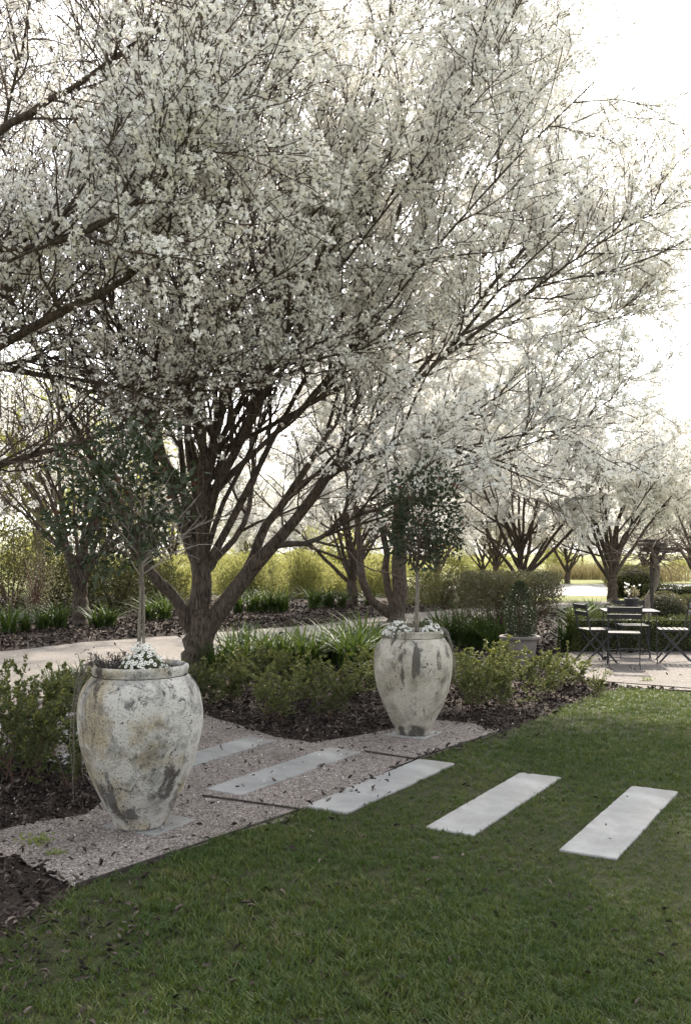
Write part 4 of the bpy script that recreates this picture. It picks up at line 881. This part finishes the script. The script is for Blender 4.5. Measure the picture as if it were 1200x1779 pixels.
def standard(label, base, stems, top, crown_c, crown_r, nleaf, seed, bare, leaf=.042, lopsided=None):
    """slim bare stem carrying a leafy head"""
    T = thing('standard_tree', label, 'tree', base, 0, 'small standard trees growing in the jars'); rg = np.random.default_rng(seed)
    parts = []
    for (dx, r) in stems:
        p, q = resample([(dx, 0, -.04), (dx * .9, 0.004, top * .35), (dx * .5 + .006, 0, top * .7), (dx * .2, 0, top)], [r * 1.15, r, r * .95, r * .85], 14); parts.append(tubes(p[None], q[None], 8))
    v, f = merge(parts); ob('trunk', mesh_np('trunk', v, [f], M['pale_bark'], True), T)
    m = 16; a = rg.uniform(0, 6.283, m); e = rg.uniform(.25, 1.0, m); cc = np.array(crown_c)
    tgt = cc + unit(rg.normal(0, 1, (m, 3))) * np.array(crown_r) * .6
    s0 = np.tile([0, 0, top], (m, 1)) * rg.uniform(.86, 1.0, (m, 1)); ln = np.linalg.norm(tgt - s0, axis=1)
    P, Q = grow(rg, s0, tgt - s0, ln, 6, .12, .03, np.full(m, .0065), np.full(m, .003))
    pos, dd, rr, _, _ = sprout(rg, P, Q, 9, .25, 1, 45, 15); P2, Q2 = grow(rg, pos, dd, rg.uniform(.08, .26, len(pos)), 3, .2, .05, rr * .55, rr * .3)
    v, f = merge([tubes(P, Q, 5), tubes(P2, Q2, 3)]); ob('branches', mesh_np('branches', v, [f], M['twig'], True), T)
    if bare:
        b0 = np.tile([0, 0, top], (bare, 1)) * rg.uniform(.82, 1.08, (bare, 1)); bd = np.stack([rg.uniform(-.7, 1.0, bare), rg.uniform(-.8, .2, bare), rg.uniform(.25, 1.2, bare)], 1)
        P3, Q3 = grow(rg, b0, bd, rg.uniform(.2, .55, bare), 5, .13, .03, np.full(bare, .0045), np.full(bare, .0018))
        pos, dd, rr, _, _ = sprout(rg, P3, Q3, 6, .3, 1, 42, 14); P4, Q4 = grow(rg, pos, dd, rg.uniform(.06, .2, len(pos)), 3, .15, .02, rr * .6, rr * .4)
        v, f = merge([tubes(P3, Q3, 5), tubes(P4, Q4, 3)]); ob('bare_twigs', mesh_np('bare_twigs', v, [f], M['grey_twig'], True), T, kind='stuff')
    n = nleaf * 2; d = unit(rg.normal(0, 1, (n, 3))); lump = 1 + .22 * np.sin(d[:, 0] * 5 + seed) * np.sin(d[:, 2] * 6 + 1) + .15 * np.sin(d[:, 1] * 7)
    p = cc + d * np.array(crown_r) * (lump * rg.uniform(.25, 1.0, n) ** .6)[:, None]
    hole = np.sin(p[:, 0] * 13 + seed) * np.sin(p[:, 1] * 11) * np.sin(p[:, 2] * 12 + 2); keep = hole < .12
    if lopsided is not None: keep &= rg.uniform(0, 1, n) < lopsided(p)
    p, d = p[keep][:nleaf], d[keep][:nleaf]
    v, f = leaves(rg, p, d + [0, 0, .1], leaf, .52, .25, .8); ob('foliage', mesh_np('foliage', v, [f], M['dark_leaf']), T, kind='stuff')
    v, f = leaves(rg, p[::45] + .01, d[::45], leaf, .5, .25, .8); ob('red_leaves', mesh_np('red_leaves', v, [f], M['red_leaf']), T, kind='stuff'); return T
c1z, c2z = .018 + .85, .018 + .82
standard('dark-leaved standard tree with pale bare twigs growing from the nearest jar', (J1[0], J1[1] + .02, c1z), [(-.012, .0105), (.016, .008)], .66, (-.11, .05, .98), (.42, .37, .46), 2100, 3, 13, .048, lambda p: np.clip(1.0 - (p[:, 0] - .02) * 1.2 + (p[:, 2] - .9) * 1.2, .12, 1))
standard('bushy dark green standard tree on a slim pale stem in the further jar', (J2[0] + .03, J2[1], c2z), [(0, .017)], .58, (.05, 0, .98), (.35, .33, .47), 2100, 8, 0, .048, lambda p: np.clip((p[:, 2] - .45) / .3, .1, 1))

def daisies(label, loc, rx, ry, h, n, seed, off=0):
    T = thing('daisy_plant', label, 'flowers', loc, 0, 'white daisies in the jars'); rg = np.random.default_rng(seed)
    a = rg.uniform(0, 6.28, n); q = np.sqrt(rg.uniform(0, 1, n)); x, y = np.cos(a) * q * rx, np.sin(a) * q * ry; z = h * (1 - .75 * q ** 2) * rg.uniform(.75, 1.1, n) + .01
    top = np.stack([x, y, z], 1); s0 = np.stack([x * .4, y * .4, np.full(n, -.01)], 1); P = np.stack([s0, s0 * .4 + top * .6 - [0, 0, .01], top], 1)
    v, f = tubes(P, np.full((n, 3), .0012), 3); ob('stems', mesh_np('stems', v, [f], M['daisy_leaf']), T)
    pet, eye = [], []
    for i in range(n):
        nr = unit(np.array([x[i] * 2.5, y[i] * 2.5 - .10, .16]) + rg.normal(0, .05, 3)); fr = rg.uniform(.009, .0135)
        aa = unit(np.cross(nr, [.3, .5, .2])); bb = np.cross(nr, aa); th = np.arange(12) / 12 * 6.2832; rad = np.where(np.arange(12) % 2 == 0, fr, fr * .8)[:, None]
        ring = top[i] + aa * np.cos(th)[:, None] * rad + bb * np.sin(th)[:, None] * rad + nr * .001; pet.append((np.vstack([[top[i]], ring]), np.array([[0, 1 + k, 1 + (k + 1) % 12] for k in range(12)])))
        re = fr * .36; ri = top[i] + (aa * np.cos(th[::2])[:, None] + bb * np.sin(th[::2])[:, None]) * re + nr * .0018; eye.append((np.vstack([[top[i] + nr * .004], ri]), np.array([[0, 1 + k, 1 + (k + 1) % 6] for k in range(6)])))
    v, f = merge(pet); ob('petals', mesh_np('petals', v, [f], M['daisy']), T, kind='stuff'); v, f = merge(eye); ob('flower_eyes', mesh_np('flower_eyes', v, [f], M['daisy_eye']), T, kind='stuff')
    m = n * 9; a = rg.uniform(0, 6.28, m); q = np.sqrt(rg.uniform(0, 1, m)); p = np.stack([np.cos(a) * q * rx, np.sin(a) * q * ry, h * (1 - .75 * q ** 2) * rg.uniform(.05, .85, m)], 1)
    v, f = leaves(rg, p, p * [2, 2, 0] + [0, 0, .1], .026, .28, .2); ob('foliage', mesh_np('foliage', v, [f], M['daisy_leaf']), T, kind='stuff')
daisies('mound of white daisies at the foot of the stem in the nearest jar', (J1[0] + .035, J1[1] - .09, c1z - .005), .13, .13, .17, 150, 1)
daisies('white daisies left of the stem in the further jar', (J2[0] - .13, J2[1] - .05, c2z - .005), .14, .15, .125, 80, 2)
daisies('white daisies right of the stem in the further jar', (J2[0] + .15, J2[1] - .04, c2z - .005), .105, .14, .125, 60, 3)
def dry(label, loc, h, n, seed, rad):
    T = thing('dry_plant', label, 'plant', loc, 0); s, l, _ = bush_mesh(np.random.default_rng(seed), h=h, rad=rad, stems=34, twigs=7, nleaf=n, leaf=.02, aspect=.25, spread=1.5, base=.05, trop=.02, tr=.0018)
    ob('stems', mesh_np('stems', s[0], [s[1]], M['dry_plant'], True), T); ob('foliage', mesh_np('foliage', l[0], [l[1]], M['dry_plant']), T, kind='stuff')
dry('dark dry twiggy plant at the left of the nearest jar', (J1[0] - .14, J1[1] - .04, c1z - .01), .17, 1300, 4, .07)
dry('dark low twigs at the right of the nearest jar', (J1[0] + .17, J1[1] - .02, c1z - .01), .09, 500, 5, .05)
dry('dark twiggy plant round the stem in the further jar', (J2[0] + .02, J2[1] - .05, c2z - .01), .09, 500, 6, .05)
def trailing(label, loc, az, n, length, seed, sc):
    T = thing('trailing_plant', label, 'plant', loc, 0, 'dry trailing stems'); rg = np.random.default_rng(seed); k = 26; P = np.empty((n, k, 3))
    for i in range(n):
        a = az + rg.normal(0, .22); L = length * rg.uniform(.35, 1.0); t = np.linspace(0, 1, k); prof = np.array([(.17, .01), (.25, .075), (.295, .05), (.335, -.06), (.362, -.2), (.37, -.35), (.362, -.6), (.355, -.85)]); s = t * L / .95
        r = np.interp(s, np.linspace(0, 1, 8), prof[:, 0]) * sc + rg.normal(0, .004) + np.cumsum(rg.normal(0, .0022, k)) + rg.uniform(0, .02); z = np.interp(s, np.linspace(0, 1, 8), prof[:, 1])
        aa = a + np.cumsum(rg.normal(0, .012, k)); P[i] = np.stack([r * np.cos(aa), r * np.sin(aa), z], 1)
    Q = np.full((n, k), .0017); v1 = tubes(P, Q, 3); pos, dd, rr, _, _ = sprout(rg, P, Q, 16, .1, 1, 50, 20); P2, Q2 = grow(rg, pos, dd, rg.uniform(.015, .05, len(pos)), 2, .3, -.2, np.full(len(pos), .0012), np.full(len(pos), .0008))
    v, f = merge([v1, tubes(P2, Q2, 3)]); ob('stems', mesh_np('stems', v, [f], M['tendril'], True), T)
    m = n * 60; q = P.reshape(-1, 3)[rg.integers(0, n * k, m)]; v, f = leaves(rg, q, rg.normal(0, 1, (m, 3)) - [0, 0, .5], .011, .4); ob('foliage', mesh_np('foliage', v, [f], M['tendril']), T, kind='stuff')
trailing('dry grey stems trailing down the left side of the nearest jar', (J1[0], J1[1], c1z), R(183), 9, .9, 1, .985)
trailing('dry grey stems trailing down the right side of the further jar', (J2[0], J2[1], c2z), R(-3), 10, .82, 2, .95)

# grey planter with clipped cone
px_, Y_ = 902, 12.6
T = thing('terracotta_planter', 'plain grey terracotta planter with a rolled rim among the shrubs', 'planter', (gx(px_, Y_), Y_, 0))
v, f = lathe(fine([(.16, 0), (.175, .02), (.205, .2), (.228, .40)], 14) + [(.23, .405)], 64); ob('body', mesh_np('body', v, [f], M['terracotta'], True), T)
v, f = lathe(fine([(.231, .40), (.262, .405), (.272, .425), (.262, .447), (.238, .45), (.225, .44), (.22, .36)], 20), 64); ob('rim', mesh_np('rim', v, [f], M['terracotta'], True), T)
v, f = lathe([(.001, .41), (.222, .40)], 32); ob('soil', mesh_np('soil', v, [f], M['soil']), T)
T = thing('conical_shrub', 'narrow dark green clipped cone growing in the grey planter', 'shrub', (gx(px_, Y_), Y_, .405)); rg = np.random.default_rng(4)
n = 3400; z = rg.uniform(0, 1, n) ** 1.15; a = rg.uniform(0, 6.28, n); r = (.19 * np.sin(np.pi * np.clip(.22 + z * .76, 0, 1)) ** .75 + .01) * rg.uniform(.55, 1.06, n) * (1 + .12 * np.sin(a * 3 + z * 9))
p = np.stack([r * np.cos(a), r * np.sin(a), .02 + z * .74], 1); v, f = leaves(rg, p, p * [3, 3, 0] + [0, 0, .45], .034, .5, .3); ob('foliage', mesh_np('foliage', v, [f], M['dark_leaf']), T, kind='stuff')
Pq, Qq = grow(rg, np.zeros((3, 3)), np.array([[0, 0, 1.], [.08, 0, 1], [-.06, .05, 1]]), np.full(3, .7), 6, .04, 0, np.full(3, .012), np.full(3, .003)); v, f = tubes(Pq, Qq, 6); ob('stem', mesh_np('stem', v, [f], M['red_twig'], True), T)

# ------------------------------------------------------------------ iron table and folding chairs
def make_chair(label, loc, rz):
    T = thing('folding_chair', label, 'chair', loc, rz, 'folding chairs round the table'); wdt = .40
    for s in (-1, 1):
        x = s * (wdt / 2 + .012); m = MB(); m.bar((x, -.235, .83), (x, -.165, .45), .009, .024); m.bar((x, -.165, .455), (x, .215, .012), .009, .024); m.bar((x, .205, .008), (x, .255, .008), .012, .010); m.build('back_post', M['iron'], T)
        x = s * (wdt / 2 - .004); m = MB(); m.bar((x, .185, .445), (x, -.225, .012), .009, .024); m.bar((x, -.215, .008), (x, -.265, .008), .012, .010); m.build('leg', M['iron'], T)
    for z, y in ((.785, -.222), (.69, -.205)): MB().box((0, y - .012, z), (wdt + .05, .016, .062), ('X', R(10))).build('back_slat', M['black_slat'], T, .003)
    for i in range(6): MB().box((0, -.16 + i * .070, .462 - .0), (wdt + .01, .054, .018)).build('seat_slat', M['slat'], T, .003)
    for s in (-1, 1): MB().bar((s * .16, -.18, .444), (s * .16, .20, .444), .014, .014).build('seat_rail', M['iron'], T)
    MB().bar((-.2, .13, .108), (.2, .13, .108), .008, .008, up=(0, 0, 1)).build('stretcher', M['iron'], T); MB().bar((-.19, -.15, .095), (.19, -.15, .095), .008, .008, up=(0, 0, 1)).build('stretcher', M['iron'], T); return T
make_chair('dark folding chair seen from the side at the left of the table', (gx(1034, 13.3), 13.3, .016), R(-82))
make_chair('dark folding chair with its back to the camera in front of the table', (gx(1083, 12.75), 12.75, .016), R(-14))
make_chair('dark folding chair seen from the side at the right of the table', (gx(1170, 13.3), 13.3, .016), R(78))
make_chair('dark folding chair on the far side of the table by the hedge', (gx(1098, 14.05), 14.05, .016), R(175))
Yt = 13.42; T = thing('garden_table', 'slatted timber folding table on thin iron legs', 'table', (gx(1092, Yt), Yt, .016), R(-8))
for i in range(8): MB().box((0, -.29 + i * .083, .715), (.74, .07, .02)).build('tabletop_slat', M['slat'], T, .003)
for s in (-1, 1): MB().bar((s * .30, -.32, .697), (s * .30, .32, .697), .02, .014).build('rail', M['iron'], T)
for s in (-1, 1):
    for q in (-1, 1): MB().bar((s * .32, q * .30, .70), (s * .33, q * .31, 0), .012, .012).build('leg', M['iron'], T)
    MB().bar((s * .327, -.31, .12), (s * .327, .31, .12), .008, .008, up=(0, 0, 1)).build('stretcher', M['iron'], T)
for q in (-1, 1): MB().bar((-.32, q * .305, .13), (.32, q * .305, .13), .008, .008, up=(0, 0, 1)).build('stretcher', M['iron'], T); MB().bar((-.32, q * .29, .69), (.05, q * .29, .35), .008, .008, up=(0, 1, 0)).build('brace', M['iron'], T)
T = thing('table_planter', 'small dark pot standing on the garden table', 'planter', (gx(1096, Yt), Yt, .742))
v, f = lathe([(.001, 0), (.075, 0), (.08, .01), (.098, .14), (.104, .145), (.104, .165), (.096, .168), (.09, .15)], 40); ob('body', mesh_np('body', v, [f], M['zinc'], True), T); v, f = lathe([(.001, .15), (.093, .145)], 24); ob('soil', mesh_np('soil', v, [f], M['soil']), T)
T = bush('potted_plant', 'pale flowering plant in the small pot on the table', 'flowers', (gx(1096, Yt), Yt, .742 + .15), 41, 'silver_leaf', h=.2, rad=.12, stems=10, twigs=5, nleaf=150, leaf=.035, spread=.9)
rg = np.random.default_rng(3); pp = []
for i in range(12): c = np.array([rg.normal(-.05, .06), rg.normal(-.02, .05), rg.uniform(.05, .24)]); pp.append(flower(rg, c, np.array([rg.normal(), -1, .6]), .02))
v, f = merge(pp); ob('petals', mesh_np('petals', v, [f], M['blossom']), T, kind='stuff')
# weathered post with flat timber top and old vine stem
Yp = 16.2; T = thing('timber_post', 'dark weathered post carrying flat crossed timbers tangled with twigs', 'post', (gx(1131, Yp), Yp, 0))
MB().bar((0, 0, -.05), (.0, 0, 1.52), .055, .055).build('post', M['old_wood'], T, .006)
MB().box((.14, 0, 1.60), (.66, .10, .085)).build('beam', M['old_wood'], T, .008); MB().box((.0, 0, 1.685), (.34, .46, .06)).build('beam', M['old_wood'], T, .008); MB().box((-.02, .05, 1.75), (.26, .3, .05)).build('beam', M['old_wood'], T, .008)
MB().bar((0, 0, 1.2), (.24, 0, 1.57), .04, .04, up=(0, 1, 0)).build('brace', M['old_wood'], T)
p, q = resample([(.10, -.05, -.05), (.02, -.06, .25), (-.07, -.04, .5), (-.04, .03, .78), (.07, .03, 1.0), (.09, -.02, 1.25), (.02, -.05, 1.5), (-.06, -.02, 1.7)], [.05, .045, .05, .045, .055, .045, .04, .02], 40)
T = thing('old_vine', 'gnarled pale vine stem twisting up the dark post', 'vine', (gx(1131, Yp), Yp, 0)); v, f = tubes(p[None], q[None], 10); ob('stem', mesh_np('stem', v, [f], M['pale_bark'], True), T)
rg = np.random.default_rng(9); m = 46; a = rg.uniform(0, 6.28, m); P, Q = grow(rg, np.stack([rg.uniform(-.2, .3, m), rg.uniform(-.15, .15, m), rg.uniform(1.35, 1.8, m)], 1), np.stack([np.cos(a) * 1.3, np.sin(a) * .7, rg.uniform(-.2, .3, m)], 1), rg.uniform(.4, 1.3, m), 7, .2, -.01, np.full(m, .009), np.full(m, .003))
pos, dd, rr, _, _ = sprout(rg, P, Q, 6, .2, 1, 45, 20); P2, Q2 = grow(rg, pos, dd, rg.uniform(.1, .4, len(pos)), 4, .2, 0, rr * .6, rr * .4); v, f = merge([tubes(P, Q, 5), tubes(P2, Q2, 3)]); ob('twigs', mesh_np('twigs', v, [f], M['twig'], True), T, kind='stuff')

# ------------------------------------------------------------------ ground cover
rg = np.random.default_rng(99)
def off_stones(q, pad=0.0):
    keep = np.ones(len(q), bool)
    for c in cent.values():
        d = q - c; keep &= ~((np.abs(d @ u) < PL / 2 + pad) & (np.abs(d @ vv) < PW / 2 + pad))
    return keep
def vnoise(q, s, seed):
    r_ = np.random.default_rng(seed); out = 0
    for k in range(7):
        a = r_.uniform(0, 6.28); fz = s * r_.uniform(.5, 1.9); out = out + np.sin((q[:, 0] * math.cos(a) + q[:, 1] * math.sin(a)) * fz + r_.uniform(0, 6.28))
    return out / 7 * 1.6
q = sample_poly(rg, lawn_poly, lambda p: np.where(p[:, 1] < 4.2, 2100, np.where(p[:, 1] < 6, 1500, np.where(p[:, 1] < 8, 850, 480))) * np.clip(.85 + vnoise(p, 2.6, 1) * .55, .15, 1.15) * np.where((p[:, 0] < -.9) & (p[:, 1] > 3.5), .45, 1), 2300, (2.8, 12.5))
q = q[off_stones(q, 0.0)]
n = len(q); far = np.clip((q[:, 1] - 4) / 5, 0, 1)
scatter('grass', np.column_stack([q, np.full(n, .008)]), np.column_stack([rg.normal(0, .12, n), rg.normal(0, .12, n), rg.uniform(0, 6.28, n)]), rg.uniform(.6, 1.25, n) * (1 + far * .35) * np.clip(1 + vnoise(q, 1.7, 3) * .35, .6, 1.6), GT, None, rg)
print('grass', n)
q2 = sample_poly(rg, lawn_poly, lambda p: np.where(p[:, 1] < 6.5, 26, 12) * np.clip(1 + 1.3 * vnoise(p, 3.5, 8), .2, 3) + 420 * np.exp(-((p[:, 0] + 1.3) ** 2 + (p[:, 1] - 3.8) ** 2) / .22) + 150 * np.exp(-((p[:, 0] + 1.0) ** 2 + (p[:, 1] - 3.6) ** 2) / .5), 500, (2.6, 12)); n = len(q2)
q2 = q2[off_stones(q2) | (rg.uniform(0, 1, len(q2)) < .1)]; n = len(q2)
scatter('fallen_leaves_on_lawn', np.column_stack([q2, np.full(n, .022)]), np.column_stack([rg.normal(0, .45, n), rg.normal(0, .45, n), rg.uniform(0, 6.28, n)]), rg.uniform(.016, .046, n), DL, None, rg)
def bed_density(p):
    return np.where(p[:, 1] < 9, 1150, np.where(p[:, 1] < 13, 420, np.where(p[:, 1] < 22, 110, 50)))
q3 = sample_poly(rg, mulch_poly, bed_density, 1150, (2.8, 30))
for pol in (pad_poly, path_poly, patio_poly, lawn_poly):
    k = in_poly(q3, pol); k &= rg.uniform(0, 1, len(q3)) > .015; q3 = q3[~k]
q3 = q3 + np.where(q3[:, 1:] < 12, rg.normal(0, .06, q3.shape) * (rg.uniform(0, 1, (len(q3), 1)) < .6), 0); n = len(q3); sz = np.where(q3[:, 1] < 9, .05, np.where(q3[:, 1] < 13, .068, .115))
scatter('leaf_litter', np.column_stack([q3, rg.uniform(.005, .04, n)]), np.column_stack([rg.normal(0, .5, n), rg.normal(0, .5, n), rg.uniform(0, 6.28, n)]), sz * rg.uniform(.3, 1.25, n), DL, None, rg)
print('litter', n)
q4 = sample_poly(rg, pad_poly, lambda p: np.where(p[:, 1] < 7, 3200, 1700), 3200, (3.5, 10)); q4 = q4 + rg.normal(0, .05, q4.shape) * (rg.uniform(0, 1, (len(q4), 1)) < .25); q4 = q4[off_stones(q4, .005)]; n = len(q4)
scatter('gravel_chips', np.column_stack([q4, np.full(n, .013)]), rg.uniform(0, 6.28, (n, 3)), rg.uniform(.0035, .0085, n), CH, None, rg)
print('chips', n)
q5 = sample_poly(rg, pad_poly, lambda p: 14 + 50 * np.clip(vnoise(p, 3, 5), 0, 1) + 260 * np.exp(-((p[:, 0] + 1.45) ** 2 + (p[:, 1] - 4.45) ** 2) / .12), 330, (3.5, 10)); q5 = q5[off_stones(q5) | (rg.uniform(0, 1, len(q5)) < .15)]; n = len(q5)
scatter('fallen_leaves_on_gravel', np.column_stack([q5, np.full(n, .024) + .02 * ~off_stones(q5)]), np.column_stack([rg.normal(0, .4, n), rg.normal(0, .4, n), rg.uniform(0, 6.28, n)]), rg.uniform(.014, .042, n), DL, None, rg)
pet = flower(np.random.default_rng(1), np.zeros(3), np.array([0, 0, 1.]), 1.0); PT = [proto('petal_%d' % i, pet[0] * [1, .6 + .3 * i, 1], pet[1], M['blossom']) for i in range(2)]
q6 = np.vstack([sample_poly(rg, pad_poly, lambda p: np.full(len(p), 6.), 25, (3.5, 10)), sample_poly(rg, mulch_poly, lambda p: np.full(len(p), 14.), 14, (5, 14))]); q6 = q6[~in_poly(q6, lawn_poly)]; n = len(q6)
scatter('fallen_petals', np.column_stack([q6, np.full(n, .03)]), np.column_stack([rg.normal(0, .5, (n, 2)), rg.uniform(0, 6.28, n)]), rg.uniform(.004, .009, n), PT, None, rg)
# small weeds in the gravel
for i, (px, py, s, lab) in enumerate(((62, 1470, 1.0, 'small green weed in the gravel left of the nearest jar'), (98, 1488, .6, 'tiny weed in the gravel below the nearest jar'), (1122, 1185, .9, 'grassy weed at the front of the patio'), (1052, 1172, .7, 'tiny green weed on the patio in front of the chairs'))):
    x, y = G(px, py); r2 = np.random.default_rng(i + 60); nn = 70; p = np.column_stack([r2.normal(0, .045, nn), r2.normal(0, .035, nn), r2.uniform(.0, .035, nn)]) * s
    v, f = leaves(r2, p, p * [3, 3, 0] + [0, 0, .05], .028 * s, .5, .2); tag(ob('weed', mesh_np('weed', v, [f], M['young_leaf']), None, (x, y, .016)), lab, 'weed', 'weeds in the gravel')
